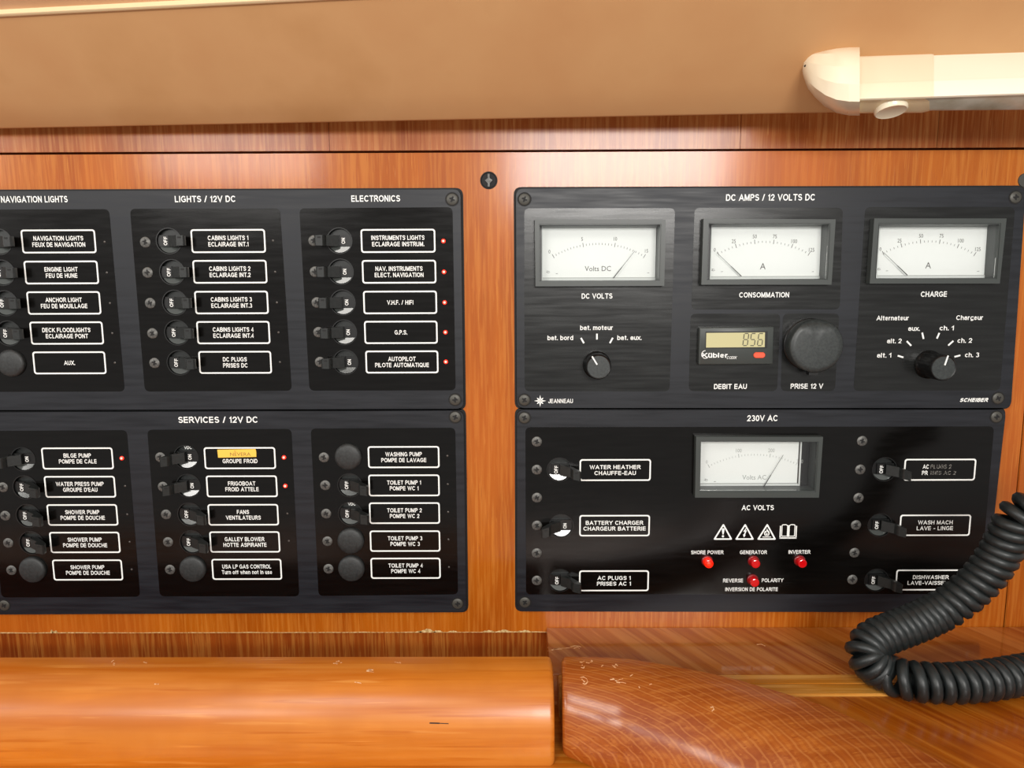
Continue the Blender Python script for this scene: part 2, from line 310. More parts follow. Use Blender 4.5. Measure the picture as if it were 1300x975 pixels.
def pen(line, hw):
    """a pen stroke of half width hw along a polyline, mitred at its bends; upright ends of slanting strokes are cut level"""
    P_ = [Vector(p) for p in line]; n = len(P_); closed = (P_[0]-P_[-1]).length < 1e-6; L_ = []; R_ = []
    for i in range(n):
        a = P_[i]-P_[i-1] if i else (P_[0]-P_[-2] if closed else P_[1]-P_[0])
        b = P_[i+1]-P_[i] if i < n-1 else (P_[1]-P_[0] if closed else P_[-1]-P_[-2])
        na = Vector((-a.y, a.x)).normalized(); nb = Vector((-b.y, b.x)).normalized()
        if not closed and i in (0, n-1) and abs(a.x) > 1e-4 and abs(a.y) > abs(a.x)*1.0:
            off = Vector((-math.copysign(hw*a.length/abs(a.y), a.y), 0)); base = P_[i]+a*((1 if i else -1)*hw/abs(a.y)); L_.append(base+off); R_.append(base-off); continue
        m_ = (na+nb); m_ = m_.normalized() if m_.length > .2 else na; k = min(hw/max(m_.dot(na), .35), hw*2.2); base = P_[i]
        if not closed and i in (0, n-1): base = base+a.normalized()*(hw if i else -hw)*(1 if n == 2 or abs(a.x) < 1e-4 else .2)
        L_.append(base+m_*k); R_.append(base-m_*k)
    vs = [(p.x, p.y, 0) for p in L_+R_]; return vs, [[i, i+1, n+i+1, n+i] for i in range(n-1)]
SC = {}
def printed(s, bold):
    """a string in the panel lettering: vertices, faces, left, right (cap height 1)"""
    if (s, bold) in SC: return SC[(s, bold)]
    hw = .052+bold*1.5; x = 0; vs = []; fs = []
    for ch in s:
        wd, strokes = PEN[ch]
        for st in strokes:
            v, f = pen([(x+hw+px, hw+py*(1-2*hw)) for px, py in st], hw); k = len(vs); lift = len(fs) % 7; vs += [(a, b, .004*lift) for a, b, c in v]; fs += [[a+k for a in q] for q in f]
        x += wd+2*hw+(.15 if ch in 'IHMNUil1' else .11)
    xs = [v[0] for v in vs]; SC[(s, bold)] = (vs, fs, min(xs), max(xs)); return SC[(s, bold)]
TC = {}
def glyphs(s, bold):
    k = (s, bold)
    if k not in TC:
        cu = bpy.data.curves.new('tmp', 'FONT'); cu.body = s; cu.size = 1; cu.offset = bold; cu.resolution_u = 2; cu.fill_mode = 'FRONT'
        vs, fs = curve_mesh(cu); xs = [v[0] for v in vs]; TC[k] = (vs, fs, min(xs), max(xs))
    return TC[k]
CAPH = None
def text(g, s, cx, cz, h, width=None, k=None, h0=0.0, m='white', bold=.022, rot=0, slant=0, sq=1.0):
    """s with cap height h, centred; width sets its length, else k times its natural one"""
    global CAPH
    if CAPH is None: CAPH = max(v[1] for v in glyphs('H', 0)[0])
    thin = m in ('ink', 'inkfaint', 'tapeink'); ch_ = CAPH if thin else 1.0
    vs, fs, a, b = glyphs(s, bold) if thin else printed(s, bold); sz = h/ch_
    sx = width/(b-a) if width else sz*(k or 1)
    c, sn = math.cos(rot), math.sin(rot); out = []
    for x, y, z in vs:
        u = (x-(a+b)/2)*sx; v = (y-ch_/2)*sz; u += slant*v
        out.append((cx+u*c-v*sn, -h0-z*sz*.6, cz+u*sn+v*c))
    g.add(out, fs, m)
# ------------------------------------------------------------------ structure: wall, trims, ceiling
U = W(650, 651, 490)                      # one photo pixel in metres at mid panel height
T = .0025                                 # panel plate thickness
ZS = P(1000, 796).z                       # shelf top
XA, XB = -0.55, 0.55
xcut = P(1275, 790).x
ztop = P(650, 192).z
pan = dict(
 A=[(-48, 243.4), (585, 241), (588.8, 518), (-26, 519.8)], B=[(-26, 522.6), (588.8, 520.4), (592, 775), (-5, 778)],
 C=[(655, 240), (1299, 238), (1280, 517), (656.3, 517)], E=[(656.3, 519.6), (1274, 519.4), (1245.5, 775), (656.5, 774)])
pq = {k: [xz(*c) for c in v] for k, v in pan.items()}
def inset(ax0, ax1, z0, z1, d=.006): return [(ax0+d, z0+d), (ax1-d, z0+d), (ax1-d, z1-d), (ax0+d, z1-d)]
g = G()
zb = P(300, 803).z
sheet(g, [[(XA, zb), (XA, ztop-.0006), (xcut-.0005, ztop-.0006), (xcut-.0005, ZS-.018), (P(694, 796).x, ZS-.018), (P(694, 796).x, zb)],
          inset(pq['B'][3][0], pq['B'][2][0]-.002, pq['B'][3][1], pq['A'][0][1]),
          inset(pq['C'][0][0]+.001, pq['E'][2][0], pq['E'][3][1], pq['C'][0][1])], -.012, 0, 'wall')
# the worn lower edge with its chips
wall = g.build('wall_back', kind='structure', smooth=0, bevel=0)
g = G(); x0, x1 = XA, P(694, 803).x
pts = [];
for i in range(81): pts.append((x0+(x1-x0)*i/80, zb+.0001+.0004*random.random()**2))
g.prism([(x0, zb-.0002)]+[(x1, zb-.0002)]+pts[::-1], -.0005, .00015, 'ply')
for px, wdt, ht in ((543, 22, 5), (556, 12, 4), (532, 8, 3), (620, 18, 3), (640, 26, 3.5), (665, 22, 3), (70, 8, 4), (66, 4, 5), (575, 14, 2.5)):
    c = P(px, 803); k = 9; top = []
    for i in range(k+1): top.append((c.x+(i/k-.5)*wdt*U, zb+ht*U*math.sin(math.pi*min(max(i/k, .06), .94))*random.uniform(.6, 1.1)))
    g.prism([(c.x-.5*wdt*U, zb-.0001), (c.x+.5*wdt*U, zb-.0001)]+top[::-1], -.0005, .0002, 'ply')
g.build('chipped_edge', wall, smooth=0, label='pale chipped plywood edge')
g = G(); g.box(xcut+.0005, XB, -.012, 0, ZS-.018, ztop-.0006, 'wall'); g.build('wall_right', kind='structure', smooth=0, bevel=.0004)
tx = [XA]+[P(c_, 175).x for c_ in (418, 940, 1190)]+[XB]
for i, (a, b) in enumerate(zip(tx, tx[1:])):
    g = G(); g.box(a+.0001, b-.0001, -.012, .0002, ztop+.0007, ztop+.09, 'trim'); g.build('trim_%d' % (4+i), kind='structure', smooth=0, bevel=.00015)
g = G(); g.box(XA, XB, -.016, -.0125, ZS-.1, ztop+.09, 'dark'); g.build('wall_core', kind='structure', smooth=0)
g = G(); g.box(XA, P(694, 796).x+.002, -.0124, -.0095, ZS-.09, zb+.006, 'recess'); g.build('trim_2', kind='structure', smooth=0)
# screw sunk in the wood between the panels
c = P(620.5, 229)
g = G(); r = 9.5*U
g.lathe([(r*1.12, 0), (r*1.1, .0003), (r*.98, .0004), (r*.9, .00005)], 'dark', n=32)
g.line(0, -r*.8, 0, r*.8, .0011, .0001, .0012, 'screw'); g.prism([(-r*.5, 0), (0, r*.35), (r*.5, 0), (0, -r*.5)], .0001, .0009, 'screw')
g.build('screw', wall, c, label='dull screw sunk in a black hole in the wood between the panels')
c = P(1301, 229)
g = G(); g.lathe([(r*.9, 0), (r*.85, .0006)], 'screwdark', n=24); g.build('screw', link and bpy.data.objects['wall_right'], c)
# vinyl side liner and ceiling
eL, eR = P(-250, 167.8, -.009), P(1550, 133.2, -.036)
sl = Vector((0, -1, .9)).normalized()
def onl(px, py):                          # ray meets the liner plane
    n = (eR-eL).cross(sl); d = ray(px, py); return CAM + d*((eL-CAM).dot(n)/d.dot(n))
fL, fR = onl(0, 17), onl(330, 0); fd = (fR-fL)/(fR.x-fL.x)
f0 = fL+fd*(eL.x-fL.x); f1 = fL+fd*(eR.x-fL.x)
g = G(); secs = []
for i in range(25):
    t = i/24; a = eL.lerp(eR, t); b = f0.lerp(f1, t); u = (b-a)
    nrm = Vector((0, -sl.z, sl.y))*1.0      # towards the cabin
    if nrm.y > 0: nrm = -nrm
    bk = Vector((0, .0035, .0012))
    row = [a+bk+u*.0, a+Vector((0, .0006, -.0000)), a+u*.01, a+u*.25+nrm*.0008, a+u*.5+nrm*.001, a+u*.8+nrm*.0007, b, b+bk]
    secs.append(row)
vs = [p for r_ in secs for p in r_]; k = len(secs[0])
g.add(vs, [[i*k+j, (i+1)*k+j, (i+1)*k+(j+1) % k, i*k+(j+1) % k] for i in range(24) for j in range(k)], 'liner')
o = g.build('ceiling_side', kind='structure', smooth=50)
g = G()
vs = []; 
for i in range(25):
    t = i/24; b = f0.lerp(f1, t)
    for q_ in range(9):
        a = math.radians(-140+q_*30); vs.append(b+Vector((0, math.cos(a)*.0022, math.sin(a)*.0022+.0006)))
g.add(vs, [[i*9+j, (i+1)*9+j, (i+1)*9+(j+1) % 9, i*9+(j+1) % 9] for i in range(24) for j in range(9)], 'fold_highlight')
g.build('trim_3', kind='structure', smooth=60)  # thin pale tube standing in for the highlight on the fold
g = G(); vs = []
for i in range(25):
    b = f0.lerp(f1, i/24)
    vs += [b+Vector((0, 0, .001)), b+Vector((0, -.05, .022)), b+Vector((0, -.11, .045)), b+Vector((0, -.11, .055)), b+Vector((0, -.05, .032)), b+Vector((0, 0, .011))]
g.add(vs, [[i*6+j, (i+1)*6+j, (i+1)*6+(j+1) % 6, i*6+(j+1) % 6] for i in range(24) for j in range(6)], 'ceiling')
g.build('ceiling', kind='structure', smooth=30)
# ------------------------------------------------------------------ shelf, boards, rails
ysh = Q(709, 857, ZS).y; yin = Q(1100, 882, ZS).y; xl = P(694, 796).x
def slab(name, pts, z0, z1, mat, bevel=.0004, **kw):      # level slab with outline pts (x, y)
    gg = G(); n = len(pts)
    gg.add([(x, y, z0) for x, y in pts]+[(x, y, z1) for x, y in pts], [list(range(n))[::-1], [n+i for i in range(n)]]+[[i, (i+1) % n, n+(i+1) % n, n+i] for i in range(n)], mat)
    return gg.build(name, smooth=0, bevel=bevel, **kw)
shelf = thing('console_shelf', 'glossy reddish-brown veneered shelf under the right-hand panels with a pale inlay strip', 'shelf', (.2, -.03, ZS-.018))
slab('shelf_board', [(xl, -.0002), (XB, -.0002), (XB, ysh), (xl, ysh)], ZS-.018, ZS, 'shelf', parent=shelf)
ym = Q(1100, 868.5, ZS).y
slab('inlay_strip', [(xl+.004, ysh-.0002), (XB, ysh-.0002), (XB, ym+.0003), (xl+.004, ym+.0003)], ZS-.018, ZS+.0003, 'inlay', parent=shelf, label='pale honey-coloured inlay strip')
ZT = ZC-math.tan(math.radians(8.511+19.70))*(D-.0712)
def smooth_path(pts, n=6):
    out = []
    for i in range(len(pts)-1):
        p0, p1, p2, p3 = pts[max(i-1, 0)], pts[i], pts[i+1], pts[min(i+2, len(pts)-1)]
        for k in range(n):
            t = k/n; out.append(.5*((2*p1)+(p2-p0)*t+(2*p0-5*p1+4*p2-p3)*t*t+(3*p1-p0-3*p2+p3)*t**3))
    out.append(pts[-1])
    for _ in range(6): out = [out[0]]+[(a+b*2+c)/4 for a, b, c in zip(out, out[1:], out[2:])]+[out[-1]]
    return out
raw = [(713, 833.6), (750, 834.2), (785.5, 835.4), (817, 839.3), (869, 848.5), (921.5, 859), (960, 870), (1012, 885), (1064.6, 903), (1117, 929.5), (1169, 953), (1211, 975), (1260, 1003), (1330, 1045), (1400, 1090)]
path = [Q(x, y, ZT) for x, y in raw]
path = smooth_path(path)
def ycross(y):
    for a, b in zip(path, path[1:]):
        if b.y <= y <= a.y: return a.lerp(b, (a.y-y)/(a.y-b.y)).x
    return path[0].x
edge = [(p.x+.0006, p.y+.0004) for p in path if p.y > yin+.0006]
slab('inlay_strip', [(xl+.004, ym-.0003), (XB, ym-.0003), (XB, yin+.0002), (ycross(yin)+.002, yin+.0002)]+edge[::-1]+[(xl+.004, path[0].y+.0004)], ZS-.018, ZS+.0003, 'inlay', parent=shelf)
bp_ = [(p.x+.0006, p.y+.0002) for p in path if p.y < yin-.001]
slab('front_board', [(ycross(yin)+.0008, yin), (XB, yin), (XB, bp_[-1][1])]+bp_[::-1], ZS-.018, ZS-.0008, 'front', parent=shelf)
# base board under the rails
ZB = P(400, 972, -.1).z
tag(slab('base_board', [(XA, -.0093), (XB, -.0093), (XB, -.26), (XA, -.26)], ZB-.016, ZB-.0002, 'base'), 'plain orange wood board under both rails, at the bottom edge of the photo', 'board')
def sweep(name, pts, Wd, Ht, mat, label, cat, ends, power=2.3, tap=None):
    n = 18; prof = [(0, -.0)]
    for i in range(n+1):
        a = math.pi/2*(1-i/n); ca, sa = max(math.cos(a), 0), max(math.sin(a), 0)
        prof.append((ca**(2/power), sa**(2/power)-1))
    # prof: outward 0..1, height 0..-1 ; then underside back
    prof = prof[1:]; prof.append((.985, -1.02)); prof.append((.0, -1.02))
    secs = []; tot = [0]
    for a, b in zip(pts, pts[1:]): tot.append(tot[-1]+(b-a).length)
    def at(s):
        for i in range(len(pts)-1):
            if s <= tot[i+1] or i == len(pts)-2:
                t = (s-tot[i])/(tot[i+1]-tot[i]); p = pts[i].lerp(pts[i+1], t)
                return p
    def tangent(s): e = .012; a = at(max(s-e, 0)); b = at(min(s+e, tot[-1])); return (b-a).normalized()
    L_ = tot[-1]; S = []
    for k_, (e0, c0) in enumerate(((0, .90), (.0006, .955), (.0014, .985), (.0025, 1.0))):
        S.append((e0, c0) if ends[0] else (e0, 1))
    N_ = 60
    S += [(.0025+(L_-.005)*i/N_, 1) for i in range(1, N_)]
    S += [(L_-e0, c0 if ends[1] else 1) for e0, c0 in ((.0025, 1), (.0014, .985), (.0006, .955), (0, .90))]
    gg = G(); vs = []
    for s_, c_ in S:
        p = at(s_); t = tangent(s_); o_ = Vector((t.y, -t.x, 0)).normalized()
        k = tap(s_) if tap else (1, 1)
        cen = Vector((0.5, -.5))
        for u, v in prof:
            u2 = cen.x+(u-cen.x)*c_; v2 = cen.y+(v-cen.y)*c_
            vs.append(p+o_*(u2*Wd*k[0])+Vector((0, 0, v2*Ht*k[1])))
    m_ = len(prof); R_ = len(S)
    fs = [[i*m_+j, (i+1)*m_+j, (i+1)*m_+(j+1) % m_, i*m_+(j+1) % m_] for i in range(R_-1) for j in range(m_)]
    fs += [list(range(m_)), [(R_-1)*m_+j for j in range(m_)][::-1]]
    gg.add(vs, fs, mat); o_ = gg.build(name, smooth=50); return tag(o_, label, cat)
HT = ZT-ZB; yb = path[0].y
RWd = -.1-yb
rl = sweep('wooden_rail', [Vector((XA, yb, ZT)), Vector((-.2, yb, ZT)), Vector((P(702.5, 890, yb-.015).x, yb, ZT))], abs(RWd), HT, 'rail_left',
      'bright orange varnished straight wooden rail with rounded front, left of the gap', 'rail', (0, 1))
rr = sweep('wooden_rail', path, abs(RWd)*1.0, HT, 'rail_right',
      'red-brown varnished wooden rail curving down to the right, with arched grain lines', 'rail', (1, 0),
      tap=lambda s_: (.9+.1*min(s_/.02, 1)+ min(s_/.12, 1)*.55, .9+.1*min(s_/.02, 1)))
# ------------------------------------------------------------------ panels
def panel(key, label, zones, extra_holes=()):
    q = pq[key]; c = P(sum(p[0] for p in pan[key])/4, sum(p[1] for p in pan[key])/4)
    root = thing('switch_panel' if key != 'C' else 'meter_panel', label, 'panel', (c.x, 0, min(p[1] for p in q)))
    return root
BR = 16*U                                  # hole radius
KT = None
def two_lines(g, l1, l2, h, k, gap, b=.021):
    if l2: text(g, l1, 0, gap/2, h, k=k, h0=.00012, bold=b); text(g, l2, 0, -gap/2, h, k=k, h0=.00012, bold=b)
    else: text(g, l1, 0, 0, h, k=k, h0=.00012, bold=b)
LH = Hh(303.4, 309.1, 75); _t = printed('NAVIGATION LIGHTS', .021)
LK = W(43, 106.4, 303)/((_t[3]-_t[2])*LH); LG = Hh(302, 310, 75)
BW, BH = W(27.5, 121.2, 306), Hh(291.6, 321.5, 75)
def label_box(root, px, py, l1, l2='', bw=BW, bh=BH, lh=None, k=None, gap=None, worn=False, cut=None):
    c = P(px, py, -T-.0001); g = G(); t = .00085
    g.frame(rrect(-bw/2, bw/2, -bh/2, bh/2, .0016), rrect(-bw/2+t, bw/2-t, -bh/2+t, bh/2-t, .0010), 0, .0001, 'white')
    fr = g.build('label_frame', root, c, label='white outlined label reading '+((l1 if l1 != 'FRIGOBOAT' else '')+' '+l2).strip(), smooth=0)
    g = G()
    if worn:
        a = LH
        text(g, 'AC', -.0085, a*.75, a, width=.0036, h0=.0001); text(g, 'PLUGS 2', .0006, a*.75, a, width=.0125, h0=.0001, m='worn')
        text(g, 'PR', -.0087, -a*.75, a, width=.0036, h0=.0001); text(g, 'ISES AC 2', .0022, -a*.75, a*.9, width=.0150, h0=.0001, m='worn')
    else: two_lines(g, l1, l2, lh or LH, k or LK, gap or LG)
    g.build('lettering', fr, c, smooth=0, recalc=False)
# --- prototypes shared by copies
proto = {}
def once(key, fn):
    if key not in proto: proto[key] = fn()
    return proto[key]
def me_of(g, name, smooth=40, bevel=0, recalc=True):
    o = g.build(name, smooth=smooth, bevel=bevel, recalc=recalc); me = o.data; bpy.data.objects.remove(o); return me
def body_mesh():
    g = G(); r = BR*.96
    g.lathe([(r*1.01, -.0062), (r*1.01, .0001), (r*1.05, .0003), (r*.98, .0003), (r*.94, -.0008), (r*.94, -.006)], 'black')
    g.box(-r*.93, r*.93, -.006, -.0008, -.0031, .0034, 'black')
    g.box(-.0045, -.0002, -.0008, .0003, -.0030, .0033, 'black')
    # lower segment, a glossy slanting shoulder
    n = 12; pts = []
    for i in range(n+1):
        a = math.radians(180+28+(124)*i/n); pts.append((r*.93*math.cos(a), r*.93*math.sin(a)))
    hs = [(-.0006-.3*(z+.0031)*-1*0) for x, z in pts]
    vs = [(x, .006, z) for x, z in pts]+[(x, -(-.0012+(-.0031-z)*.3), z) for x, z in pts]; m_ = len(pts)
    g.add(vs, [list(range(m_)), [m_+i for i in range(m_)]]+[[i, (i+1) % m_, m_+(i+1) % m_, m_+i] for i in range(m_)], 'segment')
    pts = [(r*.93*math.cos(math.radians(28+124*i/n)), r*.93*math.sin(math.radians(28+124*i/n))) for i in range(n+1)]
    vs = [(x, .006, z) for x, z in pts]+[(x, .0025, z) for x, z in pts]
    g.add(vs, [list(range(m_)), [m_+i for i in range(m_)]]+[[i, (i+1) % m_, m_+(i+1) % m_, m_+i] for i in range(m_)], 'lever')
    return me_of(g, 'circuit_breaker')
def lever_mesh(side, droop):
    g = G(); s = side
    prof = [(.0004, -.0008), (.0036, -.0008), (.0085, .0022), (.0118, .0048), (.0124, .0078), (.0116, .0086), (.0078, .0086), (.0070, .0078), (.0064, .0050), (.0004, .0014)]
    hw = .0031; vs = []
    for e in (-1, 1):
        for x, h in prof:
            dz = -droop*max(0, (x-.004))/.008; ww = hw*(1-.1*max(0, x-.004)/.008)
            vs.append((s*x, -h, e*ww+dz))
    n = len(prof)
    g.add(vs, [list(range(n)), [n+i for i in range(n)]]+[[i, (i+1) % n, n+(i+1) % n, n+i] for i in range(n)], 'lever')
    dz = -droop*.75
    g.prism([(s*.0085, .0012+dz), (s*.0107, .0012+dz), (s*.0107, .0022+dz), (s*.0085, .0022+dz)], .0085, .00865, 'dark')
    return me_of(g, 'toggle_lever', bevel=.0004)
def word_mesh(word):
    g = G()
    if word == 'OFF': text(g, 'OFF', -.0019, 0, .0021, width=.0048, h0=.0004, rot=math.radians(86))
    else: text(g, 'ON', .0022, 0, .0021, width=.0034, h0=.00005, rot=math.radians(90))
    return me_of(g, 'lettering', smooth=0, recalc=False)
def vdc_mesh():
    g = G(); text(g, 'VDC', .0004, .0052, .0018, width=.0046, h0=-.0024); return me_of(g, 'lettering', smooth=0, recalc=False)
def breaker(root, px, py, on, droop=0.0, vdc=False):
    c = P(px, py, -T)
    b = link('circuit_breaker', once('body', body_mesh), root, c, label='round black breaker with its toggle thrown %s, reading %s' % (('left', 'ON') if on else ('right', 'OFF')))
    link('toggle_lever', once(('lev', on, droop), lambda: lever_mesh(-1 if on else 1, droop)), b, c)
    link('lettering', once('on' if on else 'off', lambda: word_mesh('ON' if on else 'OFF')), b, c)
    if vdc: link('lettering', once('vdc', vdc_mesh), b, c)
def screw_mesh(r, m, raised, ring):
    g = G(); a, b_ = r*.5, r*.13
    cross = [(b_, a), (-b_, a), (-b_, b_), (-a, b_), (-a, -b_), (-b_, -b_), (-b_, -a), (b_, -a), (b_, -b_), (a, -b_), (a, b_), (b_, b_)]
    if ring: g.lathe([(r*1.22, 0), (r*1.2, .00012), (r*1.02, .00012), (r, .0)], 'dark')
    n = 24
    g.lathe([(r, 0), (r*.98, raised*.5), (r*.86, raised)], m, n=n)
    g.prism(cross, raised, raised+.00006, 'dark')
    g.prism([(x*.55*1.1-z*.55, z*.55*1.1+x*.55) for x, z in [(b_*.6, a), (-b_*.6, a), (-b_*.6, -a), (b_*.6, -a)]], raised, raised+.00006, 'dark')
    return me_of(g, 'screw')
def screws(root, name, pts, r, m, raised=.0005, ring=True, y=-T, label=None):
    for i, (px, py) in enumerate(pts):
        kk = (name, m, i % 4)
        def mk():
            me = screw_mesh(r, m, raised, ring).copy(); me.transform(Matrix.Rotation(.4+i % 4*1.13, 4, 'Y')); return me
        link(name, once(kk, mk), root, P(px, py, y), label=label)
def cap_mesh():
    g = G(); r = 17.3*U
    g.lathe([(r, 0), (r, .0012), (r*.97, .0018), (r*.8, .0024), (r*.45, .0028), (r*.1, .0029)], 'cap', n=32)
    for _ in range(5): pass
    return me_of(g, 'blank_cap', smooth=60)
def blank(root, px, py): link('blank_cap', once('cap', cap_mesh), root, P(px, py, -T), label='round grey-black blanking cap')
def led_mesh(on):
    g = G()
    if on: g.lathe([(2.7*U, 0), (2.6*U, .0004), (1.7*U, .0007)], 'ledon', n=14); g.lathe([(1.5*U, .0007), (1.1*U, .0009)], 'ledcore', n=12)
    else: g.lathe([(1.3*U, 0), (1.0*U, .0001)], 'ledoff', n=10)
    return me_of(g, 'led')
def led(root, px, py, on): link('indicator_led', once(('led', on), lambda: led_mesh(on)), root, P(px, py, -T-.0001), label='small glowing red indicator light' if on else None)
def plate(root, key, zones, holes, rects=()):
    q = pq[key]
    g = G(); outer = rquad(q, .0045, 6)
    sheet(g, [outer]+holes+list(rects), .0002, T, 'plate')
    lift = g.build('face_plate', root, smooth=0, label=None)
    me = lift.data
    g = G(); cx = sum(p[0] for p in q)/4; cz = sum(p[1] for p in q)/4
    big = [(cx+(x-cx)*(1+.0013/abs(q[1][0]-cx)), cz+(z-cz)*(1+.0011/abs(q[0][1]-cz))) for x, z in outer]
    g.frame(big, [(cx+(x-cx)*.99, cz+(z-cz)*.99) for x, z in outer], 0, .0002, 'dark')
    g.build('gasket', root, smooth=0, label='thin black seal round the plate edge')
    for zq in zones:
        zc = [xz(*p, -T) for p in zq]; xs = [p[0] for p in zc]; zs = [p[1] for p in zc]
        ins = [h for h in holes+list(rects) if min(xs) < sum(p[0] for p in h)/len(h) < max(xs) and min(zs) < sum(p[1] for p in h)/len(h) < max(zs)]
        g = G(); sheet(g, [rquad(zc, .0032, 5)]+ins, T, T+.0001, 'field_brushed' if key == 'C' else 'field'); g.build('lacquered_field', root, smooth=0)
def heading(root, s, x0, x1, py, hpx, name='heading', bold=.022, slant=0, y=-T-.0001, m='white', label=None):
    c = P((x0+x1)/2, py, y); g = G(); text(g, s, 0, 0, Hh(py-hpx/2, py+hpx/2, (x0+x1)/2, y), width=W(x0, x1, py, y), h0=.00012, bold=bold, slant=slant, m=m)
    return g.build(name, root, c, smooth=0, recalc=False, label=label)
HC = lambda px, py, r=None: circ(*xz(px, py, -T), (r or BR)*1.0, 28)
# ============ panel A: upper left
A = thing('switch_panel', 'upper left black breaker panel headed NAVIGATION LIGHTS, LIGHTS / 12V DC and ELECTRONICS', 'panel', (P(270, 380).x, 0, P(270, 519).z))
ys = [306.3, 345.6, 384.5, 422.4, 460.3]
navb = [(-.7, 307), (3.2, 346.3), (7, 385), (11.2, 423.2)]
lib = [(214.6, 306), (218.8, 345.6), (222.3, 384.3), (225, 422.3), (228, 460.5)]
elb = [(431, 305.7), (432.8, 345), (435.3, 384), (437.2, 421.8), (438.8, 459.7)]
plate(A, 'A', [[(-40, 266), (138.5, 265.5), (158.5, 497), (-22, 497.5)], [(165, 265), (355.5, 264.5), (370.5, 496), (184, 497)], [(380, 264.5), (574.5, 263), (578.5, 495.5), (393, 496)]],
      [HC(*p) for p in navb+lib+elb])
heading(A, 'NAVIGATION LIGHTS', 1, 86, 253, 8.2); heading(A, 'LIGHTS / 12V DC', 222, 298.8, 252.6, 8); heading(A, 'ELECTRONICS', 446, 508, 252, 8)
for p in navb+lib: breaker(A, *p, on=False)
for p in elb: breaker(A, *p, on=True)
blank(A, 15.4, 460.8)
for i, (x, y, a, b) in enumerate([(74.5, 306.5, 'NAVIGATION LIGHTS', 'FEUX DE NAVIGATION'), (78, 345.9, 'ENGINE LIGHT', 'FEU DE HUNE'), (81.2, 384.6, 'ANCHOR LIGHT', 'FEU DE MOUILLAGE'), (84.8, 422.8, 'DECK FLOODLIGHTS', 'ECLAIRAGE PONT'), (88.3, 460.6, 'AUX.', ''),
        (289.8, 306, 'CABINS LIGHTS 1', 'ECLAIRAGE INT.1'), (292, 345, 'CABINS LIGHTS 2', 'ECLAIRAGE INT.2'), (294, 384, 'CABINS LIGHTS 3', 'ECLAIRAGE INT.3'), (296.3, 422.2, 'CABINS LIGHTS 4', 'ECLAIRAGE INT.4'), (298.6, 460, 'DC PLUGS', 'PRISES DC'),
        (505.4, 305.8, 'INSTRUMENTS LIGHTS', 'ECLAIRAGE INSTRUM.'), (506.7, 345, 'NAV. INSTRUMENTS', 'ELECT. NAVIGATION'), (508, 383.9, 'V.H.F. / HIFI', ''), (509, 421.9, 'G.P.S.', ''), (510.3, 459.5, 'AUTOPILOT', 'PILOTE AUTOMATIQUE')]):
    label_box(A, x, y, a, b)
for p in [(132.7, 307), (135.5, 346), (139.5, 384.8), (142.5, 423), (145.7, 460.5), (346.6, 305.4), (349.3, 345), (351.5, 384), (353.5, 422), (355.4, 459.7)]: led(A, *p, False)
for p in [(562.9, 306), (563.7, 345.2), (564.5, 384), (565.5, 421.8), (566, 459.3)]: led(A, *p, True)
screws(A, 'small_screw', [(184.6, 307.5), (187.5, 346), (190.8, 384.8), (193.7, 423.2), (196.3, 460.8)], 6.6*U, 'screw', ring=False, y=-T-.0001)
screws(A, 'small_screw', [(398.3, 305.5), (400, 345), (402.3, 384), (404.5, 421.7), (406.5, 459.5)], 6.4*U, 'screw', ring=False, y=-T-.0001)
screws(A, 'corner_screw', [(574, 253), (577.8, 507.5)], 7*U, 'screwdark')
# ============ panel B: lower left
B = thing('switch_panel', 'lower left black breaker panel headed SERVICES / 12V DC, with yellow NEVERA tape', 'panel', (P(290, 640).x, 0, P(290, 777).z))
b1 = [(29.5, 583), (32, 618.5), (36, 654.5), (40, 688.8)]; b2 = [(236.4, 580.2), (239.2, 616.6), (241, 652.7), (243.7, 687.8)]; b3 = [(444.2, 615.8), (445, 652)]
plate(B, 'B', [[(-19, 547), (161, 546), (178, 757.5), (2, 758.5)], [(187, 545.5), (370, 544.5), (380, 757), (203, 757)], [(394.5, 544), (578, 543), (581.5, 754.5), (404.5, 756.5)]], [HC(*p) for p in b1+b2+b3])
heading(B, 'SERVICES / 12V DC', 226.5, 327, 532.8, 7.8)
breaker(B, *b1[0], on=True, droop=.0012)
for p in b1[1:]: breaker(B, *p, on=False, droop=.0016)
breaker(B, *b2[0], on=True, droop=.0012, vdc=True); breaker(B, *b2[1], on=True, droop=.0012)
for p in b2[2:]: breaker(B, *p, on=False, droop=.0016)
breaker(B, *b3[0], on=False, droop=.0016); breaker(B, *b3[1], on=False, droop=.0016, vdc=True)
for p in [(42.5, 722.5), (245.5, 721.6), (442.5, 579.5), (445.7, 686), (446.5, 721)]: blank(B, *p)
